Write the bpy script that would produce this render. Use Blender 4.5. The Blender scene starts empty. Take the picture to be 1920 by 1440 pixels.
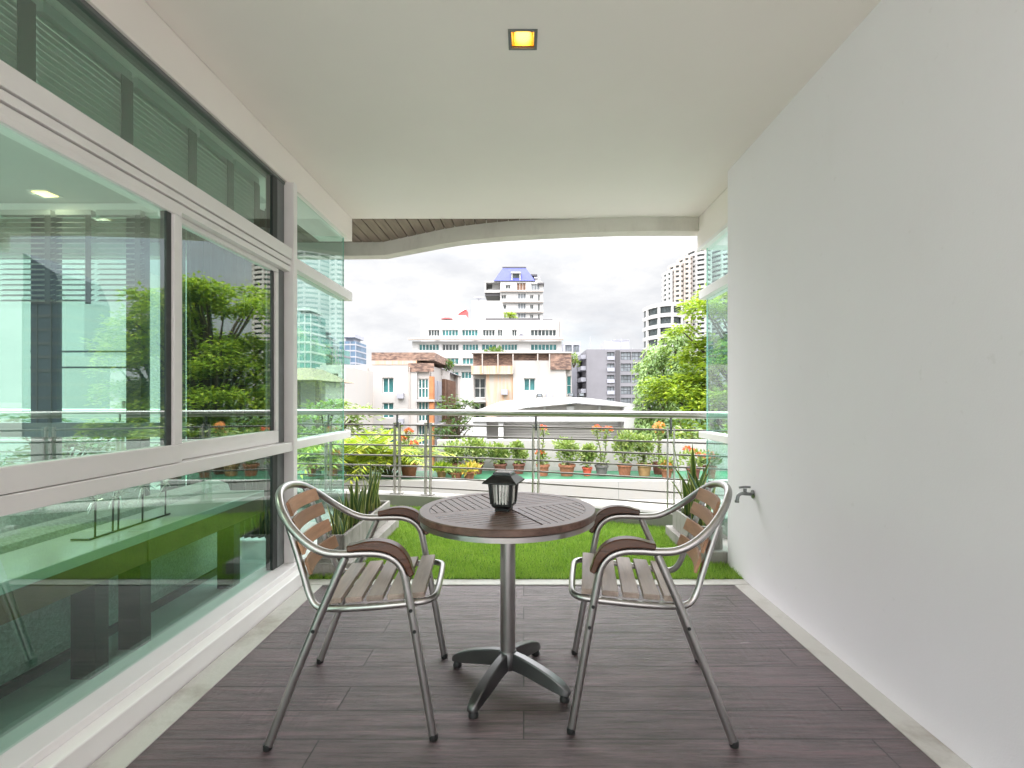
import bpy, math, random
from mathutils import Vector, Matrix
R = math.radians
rnd = random.Random(7)
sc = bpy.context.scene
COL = sc.collection
EYE = 1.14          # camera height above the balcony floor
F = 960.0           # focal length in pixels of a 1920 px wide frame

def at(px, py, Y):
    """real point seen at a pixel when it stands Y metres in front of the camera"""
    return ((px - 982) / F * Y, Y, EYE + (748 - py) / F * Y)

# ------------------------------------------------------------------ mesh builder
class MB:
    def __init__(s):
        s.v, s.f, s.m = [], [], []
    def add(s, vs, fs, mat=0):
        o = len(s.v)
        s.v.extend([tuple(v) for v in vs])
        for f in fs:
            s.f.append(tuple(i + o for i in f)); s.m.append(mat)
    def box(s, x0, x1, y0, y1, z0, z1, mat=0):
        x0, x1 = min(x0, x1), max(x0, x1); y0, y1 = min(y0, y1), max(y0, y1); z0, z1 = min(z0, z1), max(z0, z1)
        s.add([(x0,y0,z0),(x1,y0,z0),(x1,y1,z0),(x0,y1,z0),(x0,y0,z1),(x1,y0,z1),(x1,y1,z1),(x0,y1,z1)],
              [(3,2,1,0),(4,5,6,7),(0,1,5,4),(1,2,6,5),(2,3,7,6),(3,0,4,7)], mat)
        return s
    def obox(s, c, ax, ay, az, hx, hy, hz, mat=0):
        c = Vector(c); ax = Vector(ax).normalized()*hx; ay = Vector(ay).normalized()*hy; az = Vector(az).normalized()*hz
        vs = [c+ax*i+ay*j+az*k for k in (-1,1) for (i,j) in ((-1,-1),(1,-1),(1,1),(-1,1))]
        s.add(vs, [(3,2,1,0),(4,5,6,7),(0,1,5,4),(1,2,6,5),(2,3,7,6),(3,0,4,7)], mat)
    def tube(s, pts, r, seg=10, cap=True, mat=0, closed=False):
        pts = [Vector(p) for p in pts]; n = len(pts)
        rs = r if isinstance(r, (list, tuple)) else [r]*n
        t = []
        for i in range(n):
            a = pts[(i-1) % n] if (closed or i > 0) else pts[i]
            b = pts[(i+1) % n] if (closed or i < n-1) else pts[i]
            t.append((b-a).normalized())
        up = Vector((0,0,1)) if abs(t[0].z) < .9 else Vector((1,0,0))
        nrm = (up - t[0]*up.dot(t[0])).normalized()
        vs = []
        for i in range(n):
            if i > 0:
                q = t[i-1].rotation_difference(t[i]); nrm = q @ nrm
                nrm = (nrm - t[i]*nrm.dot(t[i])).normalized()
            bn = t[i].cross(nrm)
            for k in range(seg):
                a = 2*math.pi*k/seg
                vs.append(pts[i] + (nrm*math.cos(a) + bn*math.sin(a))*rs[i])
        fs = []
        for i in range(n if closed else n-1):
            j = (i+1) % n
            for k in range(seg):
                l = (k+1) % seg
                fs.append((i*seg+k, i*seg+l, j*seg+l, j*seg+k))
        if cap and not closed:
            fs.append(tuple(range(seg-1,-1,-1))); fs.append(tuple((n-1)*seg+k for k in range(seg)))
        s.add(vs, fs, mat)
    def lathe(s, prof, c=(0,0,0), seg=24, mat=0, M=None):
        vs, fs = [], []
        for (r, z) in prof:
            for k in range(seg):
                a = 2*math.pi*k/seg
                p = Vector((r*math.cos(a), r*math.sin(a), z))
                if M is not None: p = M @ p
                vs.append(p + Vector(c))
        for i in range(len(prof)-1):
            for k in range(seg):
                l = (k+1) % seg
                fs.append((i*seg+k, i*seg+l, (i+1)*seg+l, (i+1)*seg+k))
        if prof[0][0] > 1e-4: fs.append(tuple(range(seg-1,-1,-1)))
        if prof[-1][0] > 1e-4: fs.append(tuple((len(prof)-1)*seg+k for k in range(seg)))
        s.add(vs, fs, mat)
    def prism(s, poly, z0, z1, mat=0):
        n = len(poly)
        vs = [(x,y,z0) for x,y in poly] + [(x,y,z1) for x,y in poly]
        fs = [tuple(range(n-1,-1,-1)), tuple(range(n,2*n))] + [(i,(i+1)%n,n+(i+1)%n,n+i) for i in range(n)]
        s.add(vs, fs, mat)
    def prism_y(s, poly, y0, y1, mat=0):          # polygon in x,z pushed along y
        n = len(poly)
        vs = [(x,y0,z) for x,z in poly] + [(x,y1,z) for x,z in poly]
        fs = [tuple(range(n)), tuple(range(2*n-1,n-1,-1))] + [((i+1)%n,i,n+i,n+(i+1)%n) for i in range(n)]
        s.add(vs, fs, mat)
    def ribbon(s, secs, mat=0):                    # loft of 4-corner sections
        vs, fs = [], []
        for q in secs: vs.extend(q)
        for i in range(len(secs)-1):
            for k in range(4):
                l = (k+1) % 4
                fs.append((i*4+k, i*4+l, i*4+4+l, i*4+4+k))
        fs.append((3,2,1,0)); o = (len(secs)-1)*4; fs.append((o,o+1,o+2,o+3))
        s.add(vs, fs, mat)
    def leaf(s, p, d, side, L, W, mat=0, fold=.18):
        p = Vector(p); d = Vector(d).normalized(); side = Vector(side)
        side = (side - d*side.dot(d))
        if side.length < 1e-4: side = d.orthogonal()
        side.normalize(); nn = d.cross(side)
        m = p + d*L*.45
        s.add([p, m + side*W*.5 + nn*W*fold, p + d*L, m - side*W*.5 + nn*W*fold], [(0,1,2),(0,2,3)], mat)
    def build(s, name, mats, parent=None, smooth=None, bevel=0, loc=None):
        me = bpy.data.meshes.new(name)
        me.from_pydata(s.v, [], s.f)
        for m in (mats if isinstance(mats, (list, tuple)) else [mats]): me.materials.append(m)
        if any(s.m): me.polygons.foreach_set('material_index', s.m)
        if smooth:
            me.polygons.foreach_set('use_smooth', [True]*len(me.polygons))
            try: me.set_sharp_from_angle(angle=R(smooth))
            except Exception: pass
        me.update()
        o = bpy.data.objects.new(name, me); COL.objects.link(o)
        if parent is not None: o.parent = parent
        if loc: o.location = loc
        if bevel:
            b = o.modifiers.new('soft_edge', 'BEVEL'); b.width = bevel; b.segments = 2; b.limit_method = 'ANGLE'; b.angle_limit = R(40)
        return o

def box_mb(*a): return MB().box(*a)
def tag(o, label=None, cat=None, group=None, kind=None):
    if label: o['label'] = label
    if cat: o['category'] = cat
    if group: o['group'] = group
    if kind: o['kind'] = kind
    return o
def thing(name, label, cat, loc=(0,0,0), rz=0, group=None):
    o = bpy.data.objects.new(name, None); COL.objects.link(o)
    o.empty_display_size = .2
    o.location = loc; o.rotation_euler = (0,0,rz)
    return tag(o, label, cat, group)
def copy_tree(o, parent=None):
    c = o.copy(); COL.objects.link(c)
    if parent is not None: c.parent = parent
    for ch in list(o.children): copy_tree(ch, c)
    return c
def cat_rom(pts, n=6):
    P = [Vector(p) for p in pts]; out = []
    for i in range(len(P)-1):
        p0 = P[i-1] if i > 0 else P[i]*2-P[i+1]; p1, p2 = P[i], P[i+1]
        p3 = P[i+2] if i+2 < len(P) else P[i+1]*2-P[i]
        for k in range(n):
            t = k/n
            out.append(.5*((2*p1) + (p2-p0)*t + (2*p0-5*p1+4*p2-p3)*t*t + (3*p1-p0-3*p2+p3)*t**3))
    out.append(P[-1]); return out

# ------------------------------------------------------------------ materials
def new_mat(name):
    m = bpy.data.materials.new(name); m.use_nodes = True
    nt = m.node_tree; nt.nodes.clear()
    out = nt.nodes.new('ShaderNodeOutputMaterial')
    return m, nt, out
def nd(nt, typ, **kw):
    n = nt.nodes.new('ShaderNode'+typ)
    for k, v in kw.items():
        if k in n.inputs: n.inputs[k].default_value = v
        else: setattr(n, k, v)
    return n
def c4(c): return (c[0], c[1], c[2], 1)
def coords(nt, scale=(1,1,1), rot=(0,0,0), kind='Object'):
    tc = nd(nt, 'TexCoord'); mp = nd(nt, 'Mapping')
    mp.inputs['Scale'].default_value = scale; mp.inputs['Rotation'].default_value = rot
    nt.links.new(tc.outputs[kind], mp.inputs['Vector'])
    return mp.outputs['Vector']
def ramp(nt, fac, stops):
    r = nd(nt, 'ValToRGB'); e = r.color_ramp.elements
    e[0].position, e[0].color = stops[0][0], c4(stops[0][1]); e[1].position, e[1].color = stops[-1][0], c4(stops[-1][1])
    for p, c in stops[1:-1]:
        x = e.new(p); x.color = c4(c)
    nt.links.new(fac, r.inputs['Fac']); return r.outputs['Color']
def mixc(nt, fac, a, b, mode='MIX'):
    m = nd(nt, 'Mix', data_type='RGBA', blend_type=mode)
    if hasattr(fac, 'is_linked'): nt.links.new(fac, m.inputs['Factor'])
    else: m.inputs['Factor'].default_value = fac
    for v, k in ((a, 6), (b, 7)):
        if hasattr(v, 'is_linked'): nt.links.new(v, m.inputs[k])
        else: m.inputs[k].default_value = c4(v)
    return m.outputs[2]
def math_n(nt, op, a, b=None, c=None):
    m = nd(nt, 'Math', operation=op)
    for i, v in enumerate((a, b, c)):
        if v is None: continue
        if hasattr(v, 'is_linked'): nt.links.new(v, m.inputs[i])
        else: m.inputs[i].default_value = v
    return m.outputs[0]
def noise(nt, vec, scale, detail=4, rough=.55):
    n = nd(nt, 'TexNoise', Scale=scale, Detail=detail, Roughness=rough)
    nt.links.new(vec, n.inputs['Vector']); return n.outputs['Fac']
def bump(nt, h, strength=.3, dist=.01):
    b = nd(nt, 'Bump', Strength=strength, Distance=dist); nt.links.new(h, b.inputs['Height']); return b.outputs['Normal']

def pbr(name, col, rough=.5, metal=0., var=.12, nscale=4., bmp=0., bscale=60., stretch=(1,1,1), col2=None, lo=.35, hi=.65, spec=.5, rvar=.1):
    m, nt, out = new_mat(name)
    p = nd(nt, 'BsdfPrincipled', Roughness=rough, Metallic=metal)
    p.inputs['Specular IOR Level'].default_value = spec
    v = coords(nt, stretch)
    n1 = noise(nt, v, nscale, 6, .6)
    c2 = col2 or tuple(x*(1-var) for x in col)
    c = ramp(nt, n1, [(lo, c2), (hi, col)])
    nt.links.new(c, p.inputs['Base Color'])
    n2 = noise(nt, v, nscale*3.1, 3)
    rr = math_n(nt, 'MULTIPLY_ADD', n2, rvar*2, max(rough-rvar, .02))
    nt.links.new(rr, p.inputs['Roughness'])
    if bmp:
        nt.links.new(bump(nt, noise(nt, v, bscale, 4), bmp), p.inputs['Normal'])
    nt.links.new(p.outputs[0], out.inputs['Surface'])
    return m

def leaf_mat(name, cols, rough=.45, trans=.35, patch=False):
    m, nt, out = new_mat(name)
    g = nd(nt, 'NewGeometry')
    n = len(cols)
    c = ramp(nt, g.outputs['Random Per Island'], [(i/(n-1), cols[i]) for i in range(n)])
    if patch:
        c = mixc(nt, .8, c, ramp(nt, noise(nt, coords(nt), 2.6, 5, .6), [(.3,(.62,.70,.6)), (.7,(1.25,1.15,1.1))]), 'MULTIPLY')
    p = nd(nt, 'BsdfPrincipled', Roughness=rough)
    t = nd(nt, 'BsdfTranslucent'); mx = nd(nt, 'MixShader'); mx.inputs[0].default_value = trans
    nt.links.new(c, p.inputs['Base Color'])
    nt.links.new(mixc(nt, .6, c, (.30,.42,.03)), t.inputs['Color'])
    nt.links.new(p.outputs[0], mx.inputs[1]); nt.links.new(t.outputs[0], mx.inputs[2])
    nt.links.new(mx.outputs[0], out.inputs['Surface'])
    return m

def glass_mat(name, tint, r0=.06, refl=(1,1,1)):
    m, nt, out = new_mat(name)
    lw = nd(nt, 'LayerWeight', Blend=.5)
    f5 = math_n(nt, 'POWER', lw.outputs['Facing'], 5.)
    fac = math_n(nt, 'MULTIPLY_ADD', f5, 1-r0, r0)
    t = nd(nt, 'BsdfTransparent'); t.inputs['Color'].default_value = c4(tint)
    g = nd(nt, 'BsdfGlossy', Roughness=0.0); g.inputs['Color'].default_value = c4(refl)
    mx = nd(nt, 'MixShader'); nt.links.new(fac, mx.inputs[0])
    nt.links.new(t.outputs[0], mx.inputs[1]); nt.links.new(g.outputs[0], mx.inputs[2])
    nt.links.new(mx.outputs[0], out.inputs['Surface'])
    return m

def emit_mat(name, col, s):
    m, nt, out = new_mat(name)
    e = nd(nt, 'Emission', Strength=s); e.inputs['Color'].default_value = c4(col)
    nt.links.new(e.outputs[0], out.inputs['Surface']); return m

def wood_mat(name, a, b, rough=.4, scale=(3,40,40), bmp=.15):
    m, nt, out = new_mat(name)
    p = nd(nt, 'BsdfPrincipled')
    v = coords(nt, scale)
    n1 = noise(nt, v, 1., 7, .65)
    g = nd(nt, 'NewGeometry')
    c = ramp(nt, n1, [(.3, a), (.7, b)])
    oi = nd(nt, 'ObjectInfo')
    k = math_n(nt, 'ADD', math_n(nt, 'MULTIPLY_ADD', g.outputs['Random Per Island'], .4, .62), math_n(nt, 'MULTIPLY', oi.outputs['Random'], .38))
    hsv = nd(nt, 'HueSaturation'); nt.links.new(c, hsv.inputs['Color']); nt.links.new(k, hsv.inputs['Value'])
    nt.links.new(hsv.outputs[0], p.inputs['Base Color'])
    rr = math_n(nt, 'ADD', math_n(nt, 'MULTIPLY_ADD', n1, .3, rough-.22), math_n(nt, 'MULTIPLY', g.outputs['Random Per Island'], .14)); nt.links.new(rr, p.inputs['Roughness'])
    nt.links.new(bump(nt, n1, bmp, .004), p.inputs['Normal'])
    nt.links.new(p.outputs[0], out.inputs['Surface']); return m

def floor_mat():
    m, nt, out = new_mat('stamped_plank_tile')
    p = nd(nt, 'BsdfPrincipled')
    tc = nd(nt, 'TexCoord')
    br = nd(nt, 'TexBrick'); br.offset = .37; br.offset_frequency = 2
    for k, v in (('Scale', 1.), ('Mortar Size', .0024), ('Mortar Smooth', .2), ('Bias', 0.), ('Brick Width', 1.85), ('Row Height', .156)):
        br.inputs[k].default_value = v
    br.inputs['Color1'].default_value = (.25,.25,.25,1); br.inputs['Color2'].default_value = (.8,.8,.8,1); br.inputs['Mortar'].default_value = (0,0,0,1)
    nt.links.new(tc.outputs['Object'], br.inputs['Vector'])
    mp = nd(nt, 'Mapping'); mp.inputs['Scale'].default_value = (2.2, 30, 1); nt.links.new(tc.outputs['Object'], mp.inputs['Vector'])
    va = nd(nt, 'VectorMath', operation='ADD'); nt.links.new(mp.outputs[0], va.inputs[0])
    sc_ = nd(nt, 'VectorMath', operation='SCALE'); nt.links.new(br.outputs['Color'], sc_.inputs[0]); sc_.inputs['Scale'].default_value = 13.
    nt.links.new(sc_.outputs[0], va.inputs[1])
    g1 = noise(nt, va.outputs[0], 1.6, 8, .7)
    mp2 = nd(nt, 'Mapping'); mp2.inputs['Scale'].default_value = (26, 3.5, 1); mp2.inputs['Rotation'].default_value = (0,0,.5)
    nt.links.new(tc.outputs['Object'], mp2.inputs['Vector'])
    g2 = noise(nt, mp2.outputs[0], 1.5, 4, .6)
    big = noise(nt, tc.outputs['Object'], 1.3, 4)
    base = ramp(nt, g1, [(.36, (.026,.016,.018)), (.64, (.175,.115,.126))])
    base = mixc(nt, .35, base, ramp(nt, big, [(.3, (.045,.028,.031)), (.7, (.15,.096,.10))]))
    base = mixc(nt, .32, base, ramp(nt, br.outputs['Color'], [(.2,(.55,.55,.55)), (.85,(1.5,1.5,1.5))]), 'MULTIPLY')
    base = mixc(nt, math_n(nt, 'MULTIPLY', br.outputs['Fac'], .85), base, (.010,.008,.009))
    nt.links.new(base, p.inputs['Base Color'])
    rr = math_n(nt, 'ADD', math_n(nt, 'MULTIPLY_ADD', big, .20, .0), math_n(nt, 'MULTIPLY_ADD', g1, .22, .0)); nt.links.new(rr, p.inputs['Roughness'])
    h = math_n(nt, 'MULTIPLY_ADD', g2, math_n(nt, 'MULTIPLY', ramp(nt, big, [(.45,(0,0,0)),(.62,(1,1,1))]), .9), g1)
    h = math_n(nt, 'SUBTRACT', h, math_n(nt, 'MULTIPLY', br.outputs['Fac'], 1.2))
    nt.links.new(bump(nt, h, 1., .013), p.inputs['Normal']); p.inputs['Specular IOR Level'].default_value = .8
    nt.links.new(p.outputs[0], out.inputs['Surface']); return m

def stained_mat(name, col, stain, streak=(1.2,1.2,.12), amount=.55, rough=.85, lo=.5, hi=.75, bmp=.1):
    """painted wall with rain streaks and blotches of its own"""
    m, nt, out = new_mat(name)
    p = nd(nt, 'BsdfPrincipled', Roughness=rough)
    n1 = noise(nt, coords(nt, streak), 2.2, 7, .65)
    n2 = noise(nt, coords(nt, (1,1,1)), .6, 5, .6)
    k = ramp(nt, n1, [(lo, (0,0,0)), (hi, (1,1,1))])
    k2 = math_n(nt, 'MULTIPLY', k, math_n(nt, 'MULTIPLY', n2, amount*2))
    c = mixc(nt, k2, col, stain)
    nt.links.new(c, p.inputs['Base Color'])
    if bmp: nt.links.new(bump(nt, noise(nt, coords(nt), 25, 4), bmp, .01), p.inputs['Normal'])
    nt.links.new(p.outputs[0], out.inputs['Surface']); return m

M = {}
M['ceiling'] = pbr('ceiling_paint', (.865,.80,.765), .75, var=.03, nscale=1.2, bmp=.02, bscale=180)
M['wall'] = pbr('wall_paint', (.86,.81,.835), .55, var=.03, nscale=1.5, bmp=.03, bscale=160)
def wall_mat():
    m, nt, out = new_mat('rolled_wall_paint'); p = nd(nt, 'BsdfPrincipled', Roughness=.55)
    v = coords(nt)
    big = ramp(nt, noise(nt, v, .9, 6, .6), [(.3,(.84,.795,.835)), (.7,(.87,.825,.87))])
    st = ramp(nt, noise(nt, coords(nt, (1.6,1.6,.5)), 2.0, 7, .7), [(.56,(0,0,0)), (.80,(1,1,1))])
    c = mixc(nt, math_n(nt, 'MULTIPLY', st, .06), big, (.52,.47,.42))
    sp = ramp(nt, noise(nt, v, 22., 3, .5), [(.70,(0,0,0)), (.76,(1,1,1))])
    c = mixc(nt, math_n(nt, 'MULTIPLY', sp, .10), c, (.45,.42,.38))
    nt.links.new(c, p.inputs['Base Color'])
    h = math_n(nt, 'MULTIPLY_ADD', noise(nt, v, 5., 3), 3., noise(nt, v, 170., 3))
    nt.links.new(bump(nt, h, .10, .004), p.inputs['Normal'])
    nt.links.new(p.outputs[0], out.inputs['Surface']); return m
M['wall'] = wall_mat()
M['white_alu'] = pbr('powder_coated_frame', (.84,.81,.80), .38, var=.04, nscale=3, bmp=.0)
M['dark_alu'] = pbr('dark_gasket', (.035,.04,.04), .5, var=.2)
M['grey_alu'] = pbr('grey_channel', (.16,.17,.17), .45, var=.15)
M['steel'] = pbr('brushed_steel', (.50,.48,.45), .3, metal=1, var=.1, nscale=4, rvar=.03)
M['rod'] = pbr('dull_steel_rod', (.20,.185,.17), .5, metal=1, var=.1)
M['alu'] = pbr('polished_aluminium', (.50,.49,.475), .30, metal=1, var=.12, nscale=5, rvar=.03)
M['alu_dark'] = pbr('cast_aluminium', (.17,.17,.17), .38, metal=1, var=.12, nscale=5, rvar=.03)
M['black_rubber'] = pbr('black_rubber', (.012,.012,.012), .6)
M['floor'] = floor_mat()
M['conc'] = stained_mat('grey_concrete', (.30,.285,.26), (.12,.11,.09), (1,1,.6), .6)
M['conc_light'] = stained_mat('pale_cement', (.49,.472,.44), (.20,.16,.12), (1.5,1.5,1.5), .7, bmp=.25)
M['planter'] = stained_mat('weathered_planter', (.31,.29,.265), (.10,.09,.075), (3,3,.8), .9, bmp=.3)
M['soil'] = pbr('dark_soil', (.035,.026,.02), .95, var=.6, nscale=40, bmp=.8, bscale=60)
M['armwood'] = wood_mat('varnished_armrest', (.052,.017,.007), (.115,.040,.015), .30, (6,60,60), .05)
M['slatwood'] = wood_mat('weathered_seat_slat', (.24,.18,.15), (.48,.375,.315), .5, (30,3,30), .2)
M['backwood'] = wood_mat('back_slat_wood', (.30,.14,.072), (.52,.285,.165), .5, (30,3,30), .15)
M['tablewood'] = wood_mat('dark_table_teak', (.058,.028,.019), (.18,.105,.08), .33, (9,45,30), .2)
M['glass'] = glass_mat('green_tinted_glass', (.72,.90,.825), .125)
M['glass_sash'] = glass_mat('reflective_tinted_glass', (.74,.91,.84), .175)
M['glass_clear'] = glass_mat('clear_corner_glass', (.86,.955,.925), .035)
M['glass_edge'] = pbr('ground_glass_edge', (.25,.55,.45), .2)
M['turf'] = pbr('turf_backing', (.09,.20,.02), .95, var=.4, nscale=30, bmp=.6, bscale=200)
M['blade'] = leaf_mat('turf_blades', patch=True, cols=[(.17,.33,.045), (.26,.46,.065), (.34,.53,.10), (.46,.60,.17)], rough=.6, trans=.3)
def soffit_mat():
    m, nt, out = new_mat('timber_soffit'); p = nd(nt, 'BsdfPrincipled', Roughness=.6)
    n1 = noise(nt, coords(nt, (14,1.5,4)), 2., 5)
    nt.links.new(ramp(nt, n1, [(.3,(.17,.125,.10)), (.7,(.27,.205,.165))]), p.inputs['Base Color'])
    nt.links.new(p.outputs[0], out.inputs['Surface']); return m
M['soffit'] = soffit_mat()
M['eave'] = stained_mat('painted_eave_band', (.62,.585,.53), (.3,.27,.23), (1,1,.5), .5)

# ------------------------------------------------------------------ balcony: the setting
H = 2.685            # balcony ceiling height
YB = 4.39            # front edge of the ceiling
XL, XR = -1.50, 1.385
def struct(name, mb, m, **kw):
    return tag(mb.build(name, m, **kw), kind='structure')

# tiled floor, pale cement borders, lawn bed
mb = MB(); mb.box(-1.23, 1.29, -1.4, 3.13, -.03, 0.0)
fl = struct('floor', mb, M['floor'])
mb = MB()
mb.box(-1.345, -1.23, -1.4, 3.13, -.03, .004); mb.box(1.29, XR, -1.4, 3.13, -.03, .004); mb.box(-1.5, XR, 3.13, 3.225, -.03, .006)
struct('floor_border', mb, M['conc_light'], bevel=.003)
mb = MB(); mb.box(-6.3, 6.5, -1.4, 6.0, -.33, -.04)
struct('floor_slab', mb, M['conc'])
mb = MB(); mb.box(-6.3, 6.5, -7.0, -1.405, -.33, -.005)  # unseen pale slab behind the camera, added to bounce light into the balcony
struct('rear_bounce_slab', mb, M['conc_light'])

RAIL = [(-7.5,5.9),(-5,5.85),(-3.2,5.74),(-2.14,5.61),(-1.353,5.475),(-1.007,5.395),(-.45,5.235),(.12,5.045),(.72,4.815),(1.314,4.57),(2.0,4.33),(2.6,4.2),(4,4.1),(6.5,4.1)]
RC = [(p.x, p.y) for p in cat_rom([(x,y,0) for x,y in RAIL], 5)]
def rail_y(x):
    for (a, b) in zip(RC[:-1], RC[1:]):
        if a[0] <= x <= b[0]:
            t = (x-a[0])/(b[0]-a[0]); return a[1]+(b[1]-a[1])*t
    return RC[-1][1]
mb = MB()
xs = [-1.5+i*.1 for i in range(31)]
mb.prism([(-1.5,3.225),(1.5,3.225)] + [(x, rail_y(x)-.1) for x in reversed(xs)], -.035, .008)
struct('lawn', mb, M['turf'])
mb = MB(); r2 = random.Random(3)
n = 0
while n < 76000:
    x = r2.uniform(-1.45,1.48); y = 3.22 + (r2.random()**1.25)*2.3
    if y > rail_y(x)-.12: continue
    if x > XR-.01 and y < 3.5: continue
    n += 1
    h = r2.uniform(.018,.036); a = r2.uniform(0,6.283); l = r2.uniform(.0,.022); w = .0022+.0012*(y-3.2)
    b = r2.uniform(0,6.283); cx, cy = math.cos(a)*w, math.sin(a)*w
    mb.add([(x-cx,y-cy,.006),(x+cx,y+cy,.006),(x+math.cos(b)*l,y+math.sin(b)*l,.008+h)], [(0,1,2)])
tag(mb.build('artificial_grass', M['blade']), 'short bright green artificial grass on the balcony lawn', 'grass', kind='stuff')

# kerb under the railing
mb = MB(); secs = []
for (x, y) in RC:
    secs.append([(x,y-.1,-.04),(x,y+.14,-.04),(x,y+.14,.13),(x,y-.1,.13)])
mb.ribbon(secs)
tag(mb.build('kerb_wall', M['conc']), 'low curved grey concrete kerb behind the artificial grass', 'kerb')

# ceiling with a square hole for the lamp
def holes_plane(mb, u0, u1, v0, v1, holes, fn, depth, mat=0, mat_in=0):
    us = sorted({u0, u1, *[min(max(h[0],u0),u1) for h in holes], *[min(max(h[1],u0),u1) for h in holes]})
    vs = sorted({v0, v1, *[min(max(h[2],v0),v1) for h in holes], *[min(max(h[3],v0),v1) for h in holes]})
    for a, b in zip(us[:-1], us[1:]):
        for c, d in zip(vs[:-1], vs[1:]):
            mu, mv = (a+b)/2, (c+d)/2
            if any(h[0] < mu < h[1] and h[2] < mv < h[3] for h in holes): continue
            mb.add([fn(a,c,0),fn(b,c,0),fn(b,d,0),fn(a,d,0)], [(0,1,2,3)], mat)
    for (a,b,c,d) in [h[:4] for h in holes]:
        for (p,q) in (((a,c),(b,c)),((b,c),(b,d)),((b,d),(a,d)),((a,d),(a,c))):
            mb.add([fn(p[0],p[1],0),fn(q[0],q[1],0),fn(q[0],q[1],depth),fn(p[0],p[1],depth)], [(0,1,2,3)], mat_in)
LX, LY, LS = -.004, 2.20, .05
mb = MB()
holes_plane(mb, -1.47, 1.487, -2.6, YB, [(LX-LS,LX+LS,LY-LS,LY+LS)], lambda u,v,d: (u,v,H+d), .09)
x0,x1,y0,y1,z1 = -1.47,1.487,-2.6,YB,H+.34
mb.add([(x0,y0,z1),(x1,y0,z1),(x1,y1,z1),(x0,y1,z1)], [(0,1,2,3)])
mb.add([(x0,y1,H),(x1,y1,H),(x1,y1,z1),(x0,y1,z1)], [(0,1,2,3)]); mb.add([(x0,y0,H),(x1,y0,H),(x1,y0,z1),(x0,y0,z1)], [(0,1,2,3)])
struct('ceiling', mb, M['ceiling'])
mb = MB(); mb.box(-1.75,-1.472,-1.0,YB,2.49,H+.34); struct('ceiling_beam', mb, M['ceiling'])
mb = MB(); mb.box(1.489,1.75,3.5,YB,2.415,H+.34); struct('ceiling_beam', mb, M['ceiling'])

# recessed lamp
warm = emit_mat('warm_lamp_glow', (1.,.62,.20), 5.)
warm2 = pbr('gold_reflector', (.85,.55,.18), .25, metal=1)
lamp = thing('ceiling_downlight', 'small square recessed warm downlight in the balcony ceiling', 'ceiling light', (LX,LY,H))
mb = MB()
for s in (-1,1):
    mb.box(s*LS, s*(LS+.012), -LS-.012, LS+.012, -.004, .004); mb.box(-LS, LS, s*LS, s*(LS+.012), -.004, .004)
mb.build('trim', M['grey_alu'], lamp)
mb = MB()
for s in (-1,1):
    mb.box(s*(LS-.004), s*(LS-.001), -LS+.001, LS-.001, .004, .085); mb.box(-LS+.004, LS-.004, s*(LS-.004), s*(LS-.001), .004, .085)
mb.build('reflector', warm2, lamp)
mb = MB(); mb.lathe([(.0,.07),(.035,.07),(.035,.088),(.0,.088)], seg=20); mb.build('lamp', warm, lamp)

# right wall
mb = MB(); mb.box(XR, 1.62, -2.6, 3.49, -.04, 3.02)
o = mb.build('side_wall', M['wall'], bevel=.012); tag(o, 'tall plain white wall along one side of the balcony', 'wall')
# the neighbour's rooms behind that wall
mb = MB(); mb.box(1.66, 7, -1.2, 3.3, -.3, 3.0)
tag(mb.build('neighbour_room', M['wall']), 'plain white rooms of the next flat behind the side wall', 'building')

# curved timber eave beyond the ceiling
EV = [(-6.6,5.16),(-3.5,5.16),(-1.9,5.16),(-1.395,5.14),(-.98,4.90),(-.645,4.71),(-.28,4.58),(.085,4.505),(.6,4.43),(1.0,4.40),(1.6,4.40),(3,4.40)]
E2 = [(p.x,p.y) for p in cat_rom([(x,y,0) for x,y in EV[3:]], 4)]
E2 = [EV[0], EV[1], EV[2]] + E2
eave = thing('eave', 'curved overhanging eave with brown timber soffit and pale edge band', 'eave', (0,0,0))
mb = MB(); secs = []
for i,(x,y) in enumerate(E2):
    secs.append([(x,y-.05,EYE+1.428),(x,y+.09,EYE+1.428),(x,y+.09,H+.32),(x,y-.05,H+.32)])
mb.ribbon(secs); mb.build('edge_band', M['eave'], eave)
mb = MB()
mb.box(-1.62,-1.605,5.105,5.112,EYE+1.435,EYE+1.56)
mb.build('edge_joint', M['grey_alu'], eave)
mb = MB()
px = -6.5
while px < 1.0:       # individual soffit boards running outwards, a thin shadow gap between them
    w = .098
    def ey(x):
        for (a,b) in zip(E2[:-1],E2[1:]):
            if a[0] <= x <= b[0]: return a[1]+(b[1]-a[1])*(x-a[0])/(b[0]-a[0])
        return E2[-1][1]
    sh = .0
    ya, yb = ey(px)-.052, ey(px+w)-.052
    if min(ya,yb) > YB+.02:
        mb.prism([(px,YB+.005),(px+w-.009,YB+.005),(px+w-.009,yb),(px,ya)], EYE+1.56, EYE+1.58)
    px += w
mb.build('soffit', M['soffit'], eave)
mb = MB(); mb.prism([(-6.6,YB+.006)]+[(1.2,YB+.006)]+[(x,y-.055) for x,y in reversed(E2) if x < 1.2], EYE+1.583, EYE+1.6)
mb.build('soffit_backing', M['dark_alu'], eave)

# ------------------------------------------------------------------ left glazing (side wall of the living room)
win = thing('sliding_window_wall', 'long green tinted sliding window with pale aluminium frames', 'window', (XL,0,0))
def part(name, m, parent, *boxes, bevel=0, origin=(0,0,0)):
    mb = MB()
    for b in boxes: mb.box(b[0]-origin[0],b[1]-origin[0],b[2]-origin[1],b[3]-origin[1],b[4]-origin[2],b[5]-origin[2])
    return mb.build(name, m, parent, bevel=bevel)
W0 = (XL,0,0)
YP = 3.185           # corner post
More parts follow.
